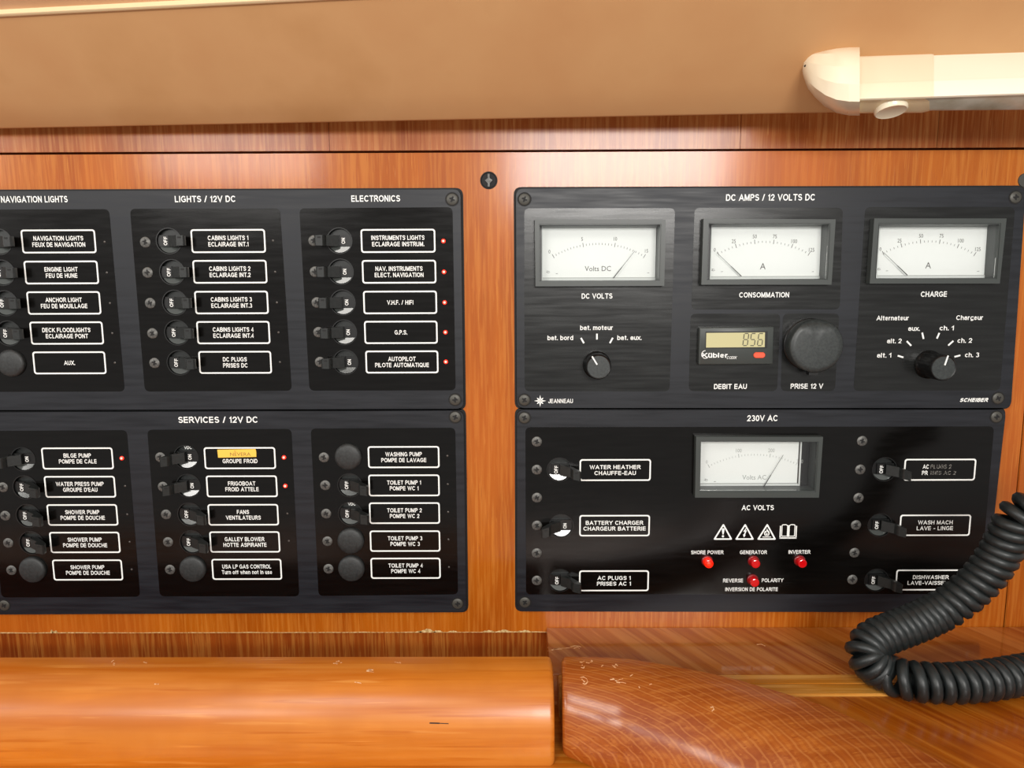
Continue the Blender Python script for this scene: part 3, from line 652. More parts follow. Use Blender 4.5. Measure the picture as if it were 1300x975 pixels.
for x, y, a, b in [(98.5, 582, 'BILGE PUMP', 'POMPE DE CALE'), (101.7, 618, 'WATER PRESS PUMP', "GROUPE D'EAU"), (104.8, 653.7, 'SHOWER PUMP', 'POMPE DE DOUCHE'), (107.9, 688.6, 'SHOWER PUMP', 'POMPE DE DOUCHE'), (111.4, 723.6, 'SHOWER PUMP', 'POMPE DE DOUCHE'),
        (304.6, 581.6, '  ', 'GROUPE FROID'), (307.1, 617.4, 'FRIGOBOAT', 'FROID ATTELE'), (308.9, 653.5, 'FANS', 'VENTILATEURS'), (310.9, 688, 'GALLEY BLOWER', 'HOTTE ASPIRANTE'), (313.4, 722.7, 'USA LP GAS CONTROL', 'Turn off when not in use'),
        (512.5, 580.3, 'WASHING PUMP', 'POMPE DE LAVAGE'), (513, 616.2, 'TOILET PUMP 1', 'POMPE WC 1'), (513.6, 651.4, 'TOILET PUMP 2', 'POMPE WC 2'), (514.3, 686.9, 'TOILET PUMP 3', 'POMPE WC 3'), (515, 721.4, 'TOILET PUMP 4', 'POMPE WC 4')]:
    if a == '  ':
        c = P(x, y, -T-.0001); g = G(); t = .00085
        g.frame(rrect(-BW/2, BW/2, -BH/2, BH/2, .0016), rrect(-BW/2+t, BW/2-t, -BH/2+t, BH/2-t, .0010), 0, .0001, 'white')
        fr = g.build('label_frame', B, c, label='white outlined label reading GROUPE FROID, yellow tape over its upper line', smooth=0)
        g = G(); text(g, b, 0, -LG/2, LH, k=LK, h0=.00012, bold=.021); g.build('lettering', fr, c, smooth=0, recalc=False)
        c2 = P(300.8, 575.8, -T-.0002); g = G(); hw, hh = W(276.5, 325.2, 576)/2, Hh(570.7, 580.8, 300)/2
        g.prism([(-hw, hh), (-hw+.0002, -hh), (hw, -hh+.0004), (hw+.0001, hh*.4), (hw-.0002, hh+.0003)], 0, .0002, 'tape')
        text(g, 'NEVERA', hw*.18, -hh*.15, hh*.85, width=W(292, 318, 577), h0=.00025, m='tapeink', bold=0); text(g, '~', -.001, hh*.7, hh, width=.0012, h0=.00025, m='tapeink', bold=0)
        g.build('tape_strip', B, c2, smooth=0, label='strip of yellow tape reading NEVERA', recalc=False)
    else: label_box(B, x, y, a, b, k=LK*.94 if 'USA' in a else None)
led(B, 154.8, 581.6, True); led(B, 360.6, 580.6, True); led(B, 362.3, 616.8, True)
for p in [(158.7, 617), (161.5, 653), (164.5, 688), (167, 723), (364.8, 652), (366.7, 686.7), (568, 578.7), (568.5, 614.7), (569, 650), (569.4, 685), (570, 720)]: led(B, *p, False)
screws(B, 'small_screw', [(3.8, 618.5), (6.9, 654.6), (10.6, 689.2), (14.6, 723.8), (203.7, 580.5), (207, 617.8), (211, 653), (213.5, 688), (216, 723)], 6*U, 'screw', ring=False, y=-T-.0001)
screws(B, 'small_screw', [(411.3, 580.6), (413, 616), (414.2, 652), (415.8, 687), (417.1, 722)], 6*U, 'screw', ring=False, y=-T-.0001)
screws(B, 'corner_screw', [(578, 529.5), (581, 766.3), (5.4, 768.5)], 7*U, 'screwdark')
# ============ meters
def meter(root, outer, opening, face, key):
    """outer / opening = TL TR BR BL pixels at the bezel front, face = x0, x1, y0, y1 pixels at the dial depth"""
    hb = T+.005; yf = .0042; ni = -.0046
    oq = [xz(*p, -hb) for p in outer]; iq = [xz(*p, -hb) for p in opening]
    cx = sum(p[0] for p in oq)/4; cz = sum(p[1] for p in oq)/4
    o3 = [(x-cx, z-cz) for x, z in oq]; i3 = [(x-cx, z-cz) for x, z in iq]; C = Vector((cx, 0, cz))
    g = G()
    mid = [((a[0]*.15+b[0]*.85), (a[1]*.15+b[1]*.85)) for a, b in zip(o3, i3)]
    g.frame(o3, mid, T, hb, 'bezel', hin=hb-.0006); g.frame(mid, i3, hb-.0006, hb-.0005, 'bezel', hin=ni)
    g.build_ = None
    m_ = g.build('analog_meter', root, C, label='rectangular moving-needle meter with white dial: '+key, smooth=0)
    x0, x1 = min(p[0] for p in i3)+.0002, max(p[0] for p in i3)-.0002; z0, z1 = min(p[1] for p in i3)+.0002, max(p[1] for p in i3)-.0002
    fx0, fx1 = P(face[0], 320, yf).x-cx, P(face[1], 320, yf).x-cx
    fx0 = max(fx0, x0+.0006)
    g = G(); g.box(x0, x1, ni-.0006, ni, z0, z1, 'black'); g.box(fx0, fx1, ni, -.0042, z0+.0004, z1-.0002, 'face')
    d = g.build('dial_face', m_, C, smooth=0, label='white dial face')
    g = G(); t = .0006    # rim of the clear cover
    g.frame([(fx0-.0006, z0), (fx1+.0016, z0), (fx1+.0016, z1), (fx0-.0006, z1)], [(fx0, z0+.0014), (fx1+.0004, z0+.0014), (fx1+.0004, z1-.0008), (fx0, z1-.0008)], -.0040, -.0036, 'clearedge'); g.box(fx0, fx1, -.0040, -.0034, z0+.0014, z0+.00165, 'inkfaint'); g.box(fx1+.0003, fx1+.0006, -.0040, -.0034, z0+.0008, z1-.0006, 'ink'); g.box(fx0, fx1, -.0040, -.0034, z1-.0010, z1-.0008, 'inkfaint')
    g.build('cover_rim', m_, C, smooth=0)
    g = G(); g.box(x0, x1, hb-.0022, hb-.0018, z0, z1, 'glass'); g.build('glass_cover', m_, C, smooth=0)
    return m_, C, yf
def dial(m_, C, yf, arc, nums, major, minor, unit, unitpos, unith, needle, fade=False):
    """arc = three pixels on the scale; nums = [(text, px, py, h)]"""
    g = G(); loc = lambda px, py: (P(px, py, yf-.0001).x-C.x, P(px, py, yf-.0001).z-C.z); h0 = -.0042; ink = 'inkfaint' if fade else 'ink'
    a, b, c = [Vector(loc(*p)) for p in arc]
    d = 2*(a.x*(b.y-c.y)+b.x*(c.y-a.y)+c.x*(a.y-b.y))
    ux = ((a.length_squared)*(b.y-c.y)+(b.length_squared)*(c.y-a.y)+(c.length_squared)*(a.y-b.y))/d
    uy = ((a.length_squared)*(c.x-b.x)+(b.length_squared)*(a.x-c.x)+(c.length_squared)*(b.x-a.x))/d
    cen = Vector((ux, uy)); R_ = (a-cen).length; t0 = math.atan2(a.y-cen.y, a.x-cen.x); t1 = math.atan2(c.y-cen.y, c.x-cen.x)
    n = major*minor
    for i in range(n+1):
        t = t0+(t1-t0)*i/n; big = i % minor == 0; l = 5.2*U if big else 3.2*U; u = Vector((math.cos(t), math.sin(t))); off = .4*U
        p = cen+u*(R_-l/2+off); q = cen+u*(R_+l/2+off if big else R_+l/2-off)
        g.line(p.x, p.y, q.x, q.y, .00032 if big else .00022, h0, h0+.00008, ink)
    for s, px, py, h in nums: x, z = loc(px, py); text(g, s, x, z, h*U, k=.82, h0=h0+.00008, m=ink, bold=0)
    x, z = loc(*unitpos); text(g, unit, x, z, unith*U, k=.95, h0=h0+.00008, m=ink, bold=0)
    g.build('dial_markings', m_, C, smooth=0, recalc=False)
    g = G(); yn = .0022; p, q = P(*needle[0], yn), P(*needle[1], yn)
    p0 = Vector((p.x-C.x, p.z-C.z)); q0 = Vector((q.x-C.x, q.z-C.z)); dn = (q0-p0).normalized(); nn = Vector((-dn.y, dn.x))
    mid = p0.lerp(q0, .42)
    g.prism([tuple(p0+nn*.00024), tuple(p0-nn*.00024), tuple(mid-nn*.0002), tuple(mid-nn*.0001), tuple(q0-nn*.00009), tuple(q0+nn*.00009), tuple(mid+nn*.0001), tuple(mid+nn*.0002)], -yn, -yn+.0002, 'needle')
    g.build('needle', m_, C, smooth=0)
def tiny_marks(m_, C, pts):
    g = G()
    for px, py, r in pts:
        p = P(px, py, .0041); x, z = p.x-C.x, p.z-C.z
        if r: g.line(x-.0012, z+.0003, x, z-.0002, .00018, -.0042, -.0041, 'ink'); g.line(x, z-.0002, x+.0010, z+.0001, .00018, -.0042, -.0041, 'ink'); g.line(x-.0009, z+.0010, x+.0008, z+.0006, .00018, -.0042, -.0041, 'ink'); g.line(x-.0004, z+.0010, x-.0006, z-.0002, .00016, -.0042, -.0041, 'ink')
        else: g.line(x-.0006, z, x+.0006, z+.0001, .00022, -.0042, -.0041, 'ink')
    g.build('dial_markings', m_, C, smooth=0)
# ============ panel C: upper right
C_ = thing('meter_panel', 'upper right black panel headed DC AMPS / 12 VOLTS DC with three meters and two knobs', 'panel', (P(970, 380).x, 0, P(970, 517).z))
op1 = [(685.2, 285.4), (838.6, 285), (836.6, 356), (685.6, 357)]; op2 = [(900.3, 283.8), (1053.2, 284.4), (1050, 354.7), (898.2, 355.2)]; op3 = [(1116.3, 284.3), (1269.7, 284.5), (1264.8, 353.4), (1111.5, 353.4)]
def hole(op, d=.0004): q = [xz(*p, -T-.005) for p in op]; cx = sum(p[0] for p in q)/4; cz = sum(p[1] for p in q)/4; return [(x+(d if x > cx else -d), z+(d if z > cz else -d)) for x, z in q]
plate(C_, 'C', [[(665.5, 264.5), (857, 264.3), (850, 496.8), (666, 496.8)], [(881.7, 263.8), (1070, 263.8), (1066, 392.8), (877.7, 393)],
                [(876.8, 398.2), (990.6, 398), (986.5, 496.5), (874.4, 496.5)], [(994, 398), (1065.3, 397.6), (1060, 496.3), (991.2, 496.5)], [(1098.5, 263), (1288.7, 262.8), (1269.3, 495.7), (1083.5, 496)]],
      [], [hole(op1), hole(op2), hole(op3)])
heading(C_, 'DC AMPS / 12 VOLTS DC', 921.6, 1034.3, 250.6, 8.3)
m1 = meter(C_, [(678.8, 278.4), (845.3, 278.4), (843.3, 363), (679.8, 363.6)], op1, (689, 832.5), 'DC volts, needle near 14')
dial(*m1, [(702.5, 325.5), (758, 309.7), (818, 325.5)], [('0', 697.5, 319.5, 4.4), ('5', 739, 303.5, 4.4), ('10', 781.3, 303.3, 4.4), ('15', 820.8, 318.5, 4.4)], 3, 10, 'Volts DC', (759, 341), 6.2, ((778.5, 353.2), (806, 318.6)))
tiny_marks(m1[0], m1[1], [(696, 346, 1), (707, 347.5, 0), (823, 346.5, 0)])
m2 = meter(C_, [(893.2, 277.5), (1061, 278.4), (1055.7, 361.4), (890.4, 361.4)], op2, (903, 1041.5), 'consumption in amps, needle at 0')
AM = [('0', 0), ('25', 0), ('50', 0), ('75', 0), ('100', 0), ('125', 0)]
dial(*m2, [(912, 322.3), (970, 307), (1027, 322.5)], [('0', 907.4, 317.2, 4.4), ('25', 931.6, 306.2, 4.6), ('50', 958.2, 300.2, 4.6), ('75', 983.8, 300.2, 4.6), ('100', 1008.4, 306.2, 4.6), ('125', 1030.5, 317.2, 4.6)], 5, 5, 'A', (968.5, 338), 7.5, ((941, 350.6), (910, 320.8)))
tiny_marks(m2[0], m2[1], [(905.5, 343.5, 1), (916.5, 345, 0), (1032, 345, 0)])
m3 = meter(C_, [(1110, 277.3), (1278, 277.3), (1269.3, 360), (1104.2, 360)], op3, (1115, 1253.5), 'charge in amps, needle at 0')
dial(*m3, [(1121.5, 321.5), (1182, 306.5), (1237.5, 323)], [('0', 1117.8, 316.3, 4.4), ('25', 1142, 305.5, 4.6), ('50', 1169.4, 299.4, 4.6), ('75', 1195.4, 299.4, 4.6), ('100', 1220, 305.5, 4.6), ('125', 1241.6, 316.3, 4.6)], 5, 5, 'A', (1178.5, 336.8), 7.5, ((1151.8, 349.4), (1121.8, 320.5)))
tiny_marks(m3[0], m3[1], [(1115.8, 342.5, 1), (1126, 344, 0), (1242, 344.5, 0)])
heading(C_, 'DC VOLTS', 738.4, 777.5, 375.8, 6.6); heading(C_, 'CONSOMMATION', 938.4, 1002, 374.3, 6.6); heading(C_, 'CHARGE', 1169, 1202, 373.4, 6.8)
heading(C_, 'DEBIT EAU', 906.4, 948, 490.6, 6.4); heading(C_, 'PRISE 12 V', 1003.7, 1045, 490.2, 6.4)
for s, a, b, y in [('bat. bord', 695, 727.7, 428.8), ('bat. moteur', 736.5, 778, 416), ('bat. aux.', 783.6, 814.5, 428.6), ('Alternateur', 1112.6, 1153.6, 403.7), ('Chargeur', 1213.9, 1247.7, 403.2), ('aux.', 1152.7, 1167.7, 417), ('ch. 1', 1192.8, 1210.8, 416.4),
                   ('alt. 2', 1125.9, 1144.5, 432.8), ('ch. 2', 1215.5, 1234, 432.2), ('alt. 1', 1113, 1131.4, 451), ('ch. 3', 1225, 1243, 450.5)]:
    heading(C_, s, a, b, y, 5.9, name='lettering', bold=.018)
def marks(root, segs, c):
    g = G(); o = P(*c, -T-.0001)
    for a, b in segs: p, q = P(*a, -T-.0001), P(*b, -T-.0001); g.line(p.x-o.x, p.z-o.z, q.x-o.x, q.z-o.z, 2*U, 0, .0001, 'white')
    g.build('position_marks', root, o, smooth=0)
marks(C_, [((737.5, 429), (741.3, 435.7)), ((757.8, 423.6), (757.8, 431)), ((778, 428.8), (774.2, 435.6))], (757, 462))
z8 = lambda x, y: (1080+x/5.736, 370+y/5.736)
marks(C_, [(z8(408, 362), z8(440, 395)), (z8(520, 300), z8(530, 345)), (z8(645, 302), z8(627, 343)), (z8(747, 360), z8(710, 393)), (z8(798, 465), z8(755, 476)), (z8(342, 468), z8(383, 480))], (1178, 462))
def knob(root, px, py, r0, r1, h, ang, label):
    c = P(px, py, -T-.0001); g = G(); n = 48; vs = []; fs = []
    prof = [(r0, 0), (r0, .0012), (r0*.97, .002), (r1*1.02, .0026), (r1*1.0, h*.6), (r1*.985, h-.0006), (r1*.93, h), (r1*.86, h-.0003)]
    for j, (r, hh) in enumerate(prof):
        for i in range(n):
            a = 2*math.pi*i/n; rr_ = r*(1-.035*(i % 4 == 0)) if 3 <= j <= 4 else r
            vs.append((rr_*math.cos(a), -hh, rr_*math.sin(a)))
    for k in range(len(prof)-1):
        for i in range(n): fs.append([k*n+i, k*n+(i+1) % n, (k+1)*n+(i+1) % n, (k+1)*n+i])
    g.add(vs, fs, 'black'); g.add([vs[(len(prof)-1)*n+i] for i in range(n)], [list(range(n))], 'greyplastic'); g.add([vs[i] for i in range(n)], [list(range(n))[::-1]], 'black')
    k_ = g.build('rotary_knob', root, c, label=label)
    g = G(); a = math.radians(ang); g.line(math.cos(a)*r1*.22, math.sin(a)*r1*.22, math.cos(a)*r1*.97, math.sin(a)*r1*.97, .0008, h-.0003, h+.0001, 'white')
    g.build('pointer_line', k_, c, smooth=0, label='white pointer line')
knob(C_, 757.5, 463, 17.5*U, 15.8*U, .0105, 122, 'black knob pointing to bat. bord')
knob(C_, 1178.5, 462.6, 17.8*U, 16*U, .0165, 75, 'black knob pointing between ch. 1 and ch. 2')
# logo and maker lettering
c = P(685.7, 508.9, -T-.0001); g = G(); pts = []
for i in range(32):
    a = math.pi*2*i/32; k = i % 4; big = (i//4) % 2 == 0
    pts.append(((7.6 if big else 5.8)*U*math.cos(a), (7.6 if big else 5.8)*U*math.sin(a)) if k == 0 else ((2.6 if k == 2 else 4.0)*U*math.cos(a), (2.6 if k == 2 else 4.0)*U*math.sin(a)))
g.prism(pts, 0, .0001, 'white'); 
for i in range(8): a = math.pi*2*(i+.25)/8; g.line(.8*U*math.cos(a), .8*U*math.sin(a), 4*U*math.cos(a+.2), 4*U*math.sin(a+.2), .00018, .0001, .00014, 'plate')
g.build('logo', C_, c, smooth=0, label='white eight-pointed star emblem')
heading(C_, 'JEANNEAU', 696, 727.3, 509, 5.4, name='maker_lettering', bold=.018)
heading(C_, 'SCHEIBER', 1219, 1254.9, 507.7, 4.8, name='maker_lettering', bold=.04, slant=.35)
# water counter
hb = T+.0042
oc = [(888.4, 416), (982.8, 414.8), (981.4, 462.3), (887.2, 463)]; q = [xz(*p, -hb) for p in oc]; cc = Vector((sum(p[0] for p in q)/4, 0, sum(p[1] for p in q)/4)); cc0 = cc.copy()
rel = lambda px, py, y: (P(px, py, y).x-cc.x, P(px, py, y).z-cc.z)
g = G(); ql = [(x-cc.x, z-cc.z) for x, z in q]; g.prism(rquad(ql, .0008, 3), T, hb, 'bezel', cham=.0005)  # lighter grey here stands in for glare on the counter face
ctr = g.build('water_counter', C_, cc, label='small grey digital counter showing 856, with red button')
ws = [rel(*p, -hb) for p in [(895.6, 421), (974.5, 420.4), (973.8, 442), (895, 442.6)]]; wl = [rel(*p, -hb) for p in [(896.6, 422.6), (971, 421.9), (970.6, 440.6), (896.2, 441.2)]]
g = G(); g.prism(ws, hb, hb+.0002, 'black'); g.prism(wl, hb+.0002, hb+.0003, 'lcd'); g.build('lcd_screen', ctr, cc, smooth=0, label='yellowish LCD window')
g = G(); SEG = {'a': ((0, 1), (1, 1)), 'b': ((1, 1), (1, .5)), 'c': ((1, .5), (1, 0)), 'd': ((0, 0), (1, 0)), 'e': ((0, .5), (0, 0)), 'f': ((0, 1), (0, .5)), 'g': ((0, .5), (1, .5))}
for ch, sg, px in (('8', 'abcdefg', 942.7), ('5', 'acdfg', 951.7), ('6', 'acdefg', 961.2)):
    x0, z0 = rel(px, 438.7, -hb); wd, ht = 5.6*U, 15*U
    for s_ in sg:
        (a0, b0), (a1, b1) = SEG[s_]; sk = .09; k0 = lambda a, b: (x0+a*wd+b*ht*sk, z0+b*ht)
        p, q_ = Vector(k0(a0, b0)), Vector(k0(a1, b1)); p, q_ = p.lerp(q_, .1), q_.lerp(p, .1)
        g.line(p.x, p.y, q_.x, q_.y, .00055, hb+.0003, hb+.00036, 'lcdink')
g.build('digits', ctr, cc, smooth=0, label='dark LCD digits 856')
g = G(); x, z = rel(963.8, 450.8, -hb); w2, h2 = 7.2*U, 3.6*U
g.prism(rrect(x-w2, x+w2, z-h2, z+h2, h2*.99, 6), hb, hb+.0008, 'red', cham=.0003); g.build('reset_button', ctr, cc, label='orange-red oval button')
g = G(); x, z = rel(907.5, 451, -hb); text(g, 'Kübler', x, z, 6*U, width=W(891.5, 924, 451, -hb), h0=hb+.00012, bold=.022)
x, z = rel(929, 454, -hb); text(g, 'CODIX', x, z, 3.4*U, width=W(922, 934.5, 451, -hb), h0=hb+.00012, slant=.3, bold=.01)
x, z = rel(895.5, 450, -hb); ci = circ(x, z, 4.8*U, 20); 
for i in range(5, 17): g.line(*ci[i], *ci[i+1 if i < 19 else 0], .00035, hb, hb+.00012, 'white')
g.build('lettering', ctr, cc, smooth=0, recalc=False)
# 12 V socket cap
c = P(1026.5, 436.8, -T); g = G(); r = 32.5*U
g.lathe([(r*1.0, 0), (r*1.0, .0022), (r*.95, .003), (r*.92, .0032)], 'black', n=48)
sk = g.build('power_socket', C_, c, label='round black 12 volt socket closed by a domed cap')
g = G(); n = 48; vs = []; prof = [(.98, .003), (1.0, .006), (1.0, .0118), (.96, .0126), (.80, .0128), (.5, .0129), (.15, .0130)]
for rr_, hh in prof:
    for i in range(n):
        a = 2*math.pi*i/n; x, z = rr_*r*math.cos(a), rr_*r*math.sin(a); zl = r*.74
        if hh > .009 and z > zl: hh2 = hh-(z-zl)*.9
        else: hh2 = hh
        vs.append((x, -hh2, z))
fs = [[k*n+i, k*n+(i+1) % n, (k+1)*n+(i+1) % n, (k+1)*n+i] for k in range(len(prof)-1) for i in range(n)]+[[(len(prof)-1)*n+i for i in range(n)], list(range(n))[::-1]]
g.add(vs, fs, 'greyplastic'); g.prism([(-.0025, -r*1.12), (.0028, -r*1.12), (.0028, -r*.9), (-.0025, -r*.9)], .005, .0095, 'black')
g.build('socket_cap', sk, c, smooth=50)
screws(C_, 'corner_screw', [(665.8, 253), (1289.2, 250.4), (1267, 505.6), (665.7, 507.8)], 7*U, 'screwdark')
# ============ panel E: lower right
E_ = thing('switch_panel', 'lower right black panel headed 230V AC with AC VOLTS meter and warning symbols', 'panel', (P(960, 650).x, 0, P(960, 774).z))
eb1 = [(710, 596), (712.5, 667.5), (711, 736.7)]; eb2 = [(1122.7, 595.7), (1116.8, 666.5), (1112.4, 736.4)]
opA = [(890.2, 561), (1038.4, 561.3), (1035, 623.6), (889, 623.6)]
plate(E_, 'E', [[(667, 542.3), (1262, 541.3), (1243.3, 754), (667.8, 754.6)]], [HC(*p, BR*.95) for p in eb1+eb2], [hole(opA)])
heading(E_, '230V AC', 948, 987, 530.8, 7.6); heading(E_, 'AC VOLTS', 941.4, 982.4, 644.4, 6.4)
mA = meter(E_, [(883.8, 554.6), (1045, 554.6), (1039.7, 631.8), (882.4, 631.8)], opA, (891.5, 1027), 'AC volts, needle past 200')
dial(*mA, [(900, 592), (957, 577.3), (1014.5, 591)], [('0', 897.3, 586.4, 4.2), ('100', 938, 572, 4.8), ('200', 979.4, 571.8, 4.8), ('300', 1015.5, 585.8, 4.8)], 3, 10, 'Volts AC', (957.5, 606), 6, ((967.3, 621.4), (994.3, 577.5)), fade=True)
tiny_marks(mA[0], mA[1], [(896.5, 610, 1), (907.5, 611.5, 0), (1017, 611.5, 0)])
BW2, BH2 = W(736, 826, 596.5), Hh(583.2, 610.6, 780); lk = LK*1.27
for x, y, a, b in [(781, 596.7, 'WATER HEATHER', 'CHAUFFE-EAU'), (780.2, 667.3, 'BATTERY CHARGER', 'CHARGEUR BATTERIE'), (779.4, 737.3, 'AC PLUGS 1', 'PRISES AC 1')]: label_box(E_, x, y, a, b, bw=BW2, bh=BH2*1.0, k=lk, gap=LG*1.02, lh=LH*.98)
label_box(E_, 1193, 596.3, 'AC PLUGS 2', 'PRISES AC 2', bw=BW2, bh=BH2, worn=True)
label_box(E_, 1187, 666.8, 'WASH MACH', 'LAVE - LINGE', bw=BW2, bh=BH2, k=lk*.95, gap=LG*1.02, lh=LH*.98); label_box(E_, 1181.5, 736.3, 'DISHWASHER', 'LAVE-VAISSELLE', bw=BW2, bh=BH2, k=lk*.95, gap=LG*1.02, lh=LH*.98)
for p, on in zip(eb1, (0, 1, 0)): breaker(E_, *p, on=bool(on), droop=.0022)
for p in eb2: breaker(E_, *p, on=False, droop=.0022)
# warning symbols
def wsym(px, py, fn, label):
    c = P(px, py, -T-.0001); g = G(); fn(g); g.build('warning_symbol', E_, c, smooth=0, label=label)
def tri(g):
    s_ = 12.6*U; t = 1.9*U
    def rt(k):
        A_, B_, C2 = Vector((0, s_*.9-k*2)), Vector((-s_+k*1.75, -s_*.86+k)), Vector((s_-k*1.75, -s_*.86+k)); o = []; r_ = max(2.4*U-k*.4, .5*U)
        for p, a, b in ((A_, C2, B_), (B_, A_, C2), (C2, B_, A_)):
            u, v = p+(a-p).normalized()*r_, p+(b-p).normalized()*r_
            for i in range(5): q_ = i/4; o.append(tuple((1-q_)**2*u+2*q_*(1-q_)*p+q_*q_*v))
        return o
    g.frame(rt(0), rt(t), 0, .0001, 'white')
def s_ex(g): tri(g); g.prism([(-1.6*U, 4.5*U), (1.6*U, 4.5*U), (1.7*U, 2*U), (.7*U, -3.6*U), (-.7*U, -3.6*U), (-1.7*U, 2*U)], 0, .0001, 'white'); g.prism(circ(0, -6.2*U, 1.5*U, 12), 0, .0001, 'white')
def s_bolt(g): tri(g); g.prism([(x*U, z*U) for x, z in [(1.5, 5.5), (-2.2, 0), (.3, .2), (-1.4, -4), (-2.4, -3.5), (-1, -7.8), (1.3, -4.2), (.2, -4.2), (2.6, 1.8), (.2, 1.6), (2.6, 5)]], 0, .0001, 'white')
def s_fire(g):
    tri(g); fl = [(0, 4.5), (1, 2), (2.4, 1), (3.6, -1.5), (3, -4.6), (1.5, -5.6), (-1.5, -5.6), (-3.2, -4.4), (-3.7, -1.5), (-2.4, 1.4), (-1.2, .4)]
    g.frame([(x*U, z*U) for x, z in fl], [(x*U*.6, (z*.6-1.4)*U) for x, z in fl], 0, .0001, 'white'); g.prism([(x*U*.3, (z*.3-2.6)*U) for x, z in fl], 0, .0001, 'white'); g.box(-5.6*U, 5.6*U, 0, .0001, -7.6*U, -6.6*U, 'white')
def s_book(g):
    for s_ in (-1, 1):
        o = [(s_*x*U, z*U) for x, z in [(.6, -7), (.6, 8), (3, 9.6), (7.4, 9.4), (8.8, 8.4), (8.8, -7)]]; i_ = [(s_*x*U, z*U) for x, z in [(1.6, -6), (1.6, 7.4), (3.3, 8.5), (7, 8.3), (7.8, 7.8), (7.8, -6)]]
        g.frame(o, i_, 0, .0001, 'white'); g.line(s_*10.3*U, 7.4*U, s_*10.3*U, -9*U, 1.5*U, 0, .0001, 'white')
    g.line(-11*U, -9*U, 11*U, -9*U, 1.6*U, 0, .0001, 'white'); g.line(0, -9*U, 0, 8*U, 1*U, 0, .0001, 'white')
wsym(918, 675, s_ex, 'white triangle with exclamation mark'); wsym(945.6, 675, s_bolt, 'white triangle with lightning arrow'); wsym(973.6, 675, s_fire, 'white triangle with flame'); wsym(1000.7, 674.5, s_book, 'white open book symbol')
for s_, a, b, y in [('SHORE POWER', 877.3, 918.7, 701.1), ('GENERATOR', 939.3, 973.8, 701), ('INVERTER', 1001, 1029, 700.6), ('REVERSE', 917.9, 943.2, 736.9), ('POLARITY', 967, 994.6, 736.6), ('INVERSION DE POLARITE', 920.7, 987.4, 748)]:
    heading(E_, s_, a, b, y, 4.7, name='lettering', bold=.02)
def pilot(px, py, lit):
    c = P(px, py, -T-.0001); g = G(); r = 7.4*U
    g.lathe([(r, 0), (r, .0006), (r*.9, .0010), (r*.82, .0011)], 'lamp_rim', n=24)
    m = 'lamp_lit' if lit else 'lamp_red'
    g.lathe([(r*.8, .0011), (r*.8, .0045), (r*.74, .0052), (r*.6, .0054), (r*.55, .0050)], m, n=24)
    if lit: g.lathe([(r*.4, .0050), (r*.25, .0054)], 'ledon', n=12)
    g.build('pilot_lamp', E_, c, label='lit red pilot lamp under SHORE POWER' if lit else 'unlit red pilot lamp')
pilot(897.6, 712, True); pilot(956.3, 712, False); pilot(1015, 711.6, False); pilot(955.2, 735.6, False)
screws(E_, 'small_screw', [(681.5, 560.6), (681.5, 596.2), (681.7, 631.7), (681.7, 667), (681.5, 702), (681.5, 736.8)], 5.7*U, 'screw', ring=False, y=-T-.0001)
screws(E_, 'small_screw', [(1094.4, 559.8), (1092, 596), (1089.8, 632), (1086.6, 666.5), (1084.7, 701.6), (1082, 735.7)], 5.7*U, 'screw', ring=False, y=-T-.0001)
screws(E_, 'corner_screw', [(665.8, 530.4), (1265, 529.3), (1237, 765), (666.4, 764.6)], 7*U, 'screwdark')
for o_ in (A, B, C_, E_): o_['group'] = 'black electrical panels set in the wooden wall'
for o_ in (rl, rr): o_['group'] = 'varnished wooden rails along the bottom'
# ------------------------------------------------------------------ fluorescent lamp on the liner
lamp = thing('fluorescent_lamp', 'cream plastic tube light fixed under the beige liner, upper right corner', 'lamp', P(1150, 141, -.05))
def lsec(px, rows, ys_):
    return [P(px, r_, y_) for r_, y_ in zip(rows, ys_)]
def loft(g, secs, m, caps=(1, 1)):
    n = len(secs[0]); vs = [p for s_ in secs for p in s_]
    fs = [[i*n+j, (i+1)*n+j, (i+1)*n+(j+1) % n, i*n+(j+1) % n] for i in range(len(secs)-1) for j in range(n)]
    if caps[0]: fs.append(list(range(n)))
    if caps[1]: fs.append([(len(secs)-1)*n+j for j in range(n)][::-1])
    g.add(vs, fs, m)
LR = P(1150, 141, -.05)
def shift(g):                                # meshes local to the lamp origin
    g.v = [(x-LR.x, y-LR.y, z-LR.z) for x, y, z in g.v]; return g
def upper(px, e=0, oy=0):                    # broad front face of the cover, rows measured on the photograph
    t = (px-1092)/208; top = 72-8*t-e; st = 105.5-7.5*t; lo = 126.5-7*t; dy = -.002*t-oy
    return lsec(px, [top-3, top, top+3, st-1.2, st, st+1.5, lo-1, lo+1, lo+2], [-.042+dy, -.052+dy-e*.0003, -.056+dy-e*.0003, -.0643+dy, -.0650+dy, -.0656+dy, -.069+dy, -.068+dy, -.045+dy])
def under(px, e=0):
    t = (px-1092)/208; lo = 126.5-7*t; dy = -.002*t
    return lsec(px, [lo-2, lo, 139.5-1.0*t+e, 141.5-2.0*t+e, 140-2*t], [-.045+dy, -.067+dy, -.058+dy, -.054+dy, -.042+dy])
g = G(); loft(g, [upper(px) for px in (1170, 1300, 1430, 1560)], 'diffuser'); shift(g).build('diffuser', lamp, LR, smooth=35)
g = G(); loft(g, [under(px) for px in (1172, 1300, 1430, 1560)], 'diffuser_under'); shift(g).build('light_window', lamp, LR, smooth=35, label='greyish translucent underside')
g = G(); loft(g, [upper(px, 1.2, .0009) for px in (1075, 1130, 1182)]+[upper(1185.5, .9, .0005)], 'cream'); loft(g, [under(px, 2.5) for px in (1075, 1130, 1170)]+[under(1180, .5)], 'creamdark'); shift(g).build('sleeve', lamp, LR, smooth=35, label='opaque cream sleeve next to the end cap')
g = G(); secs = []
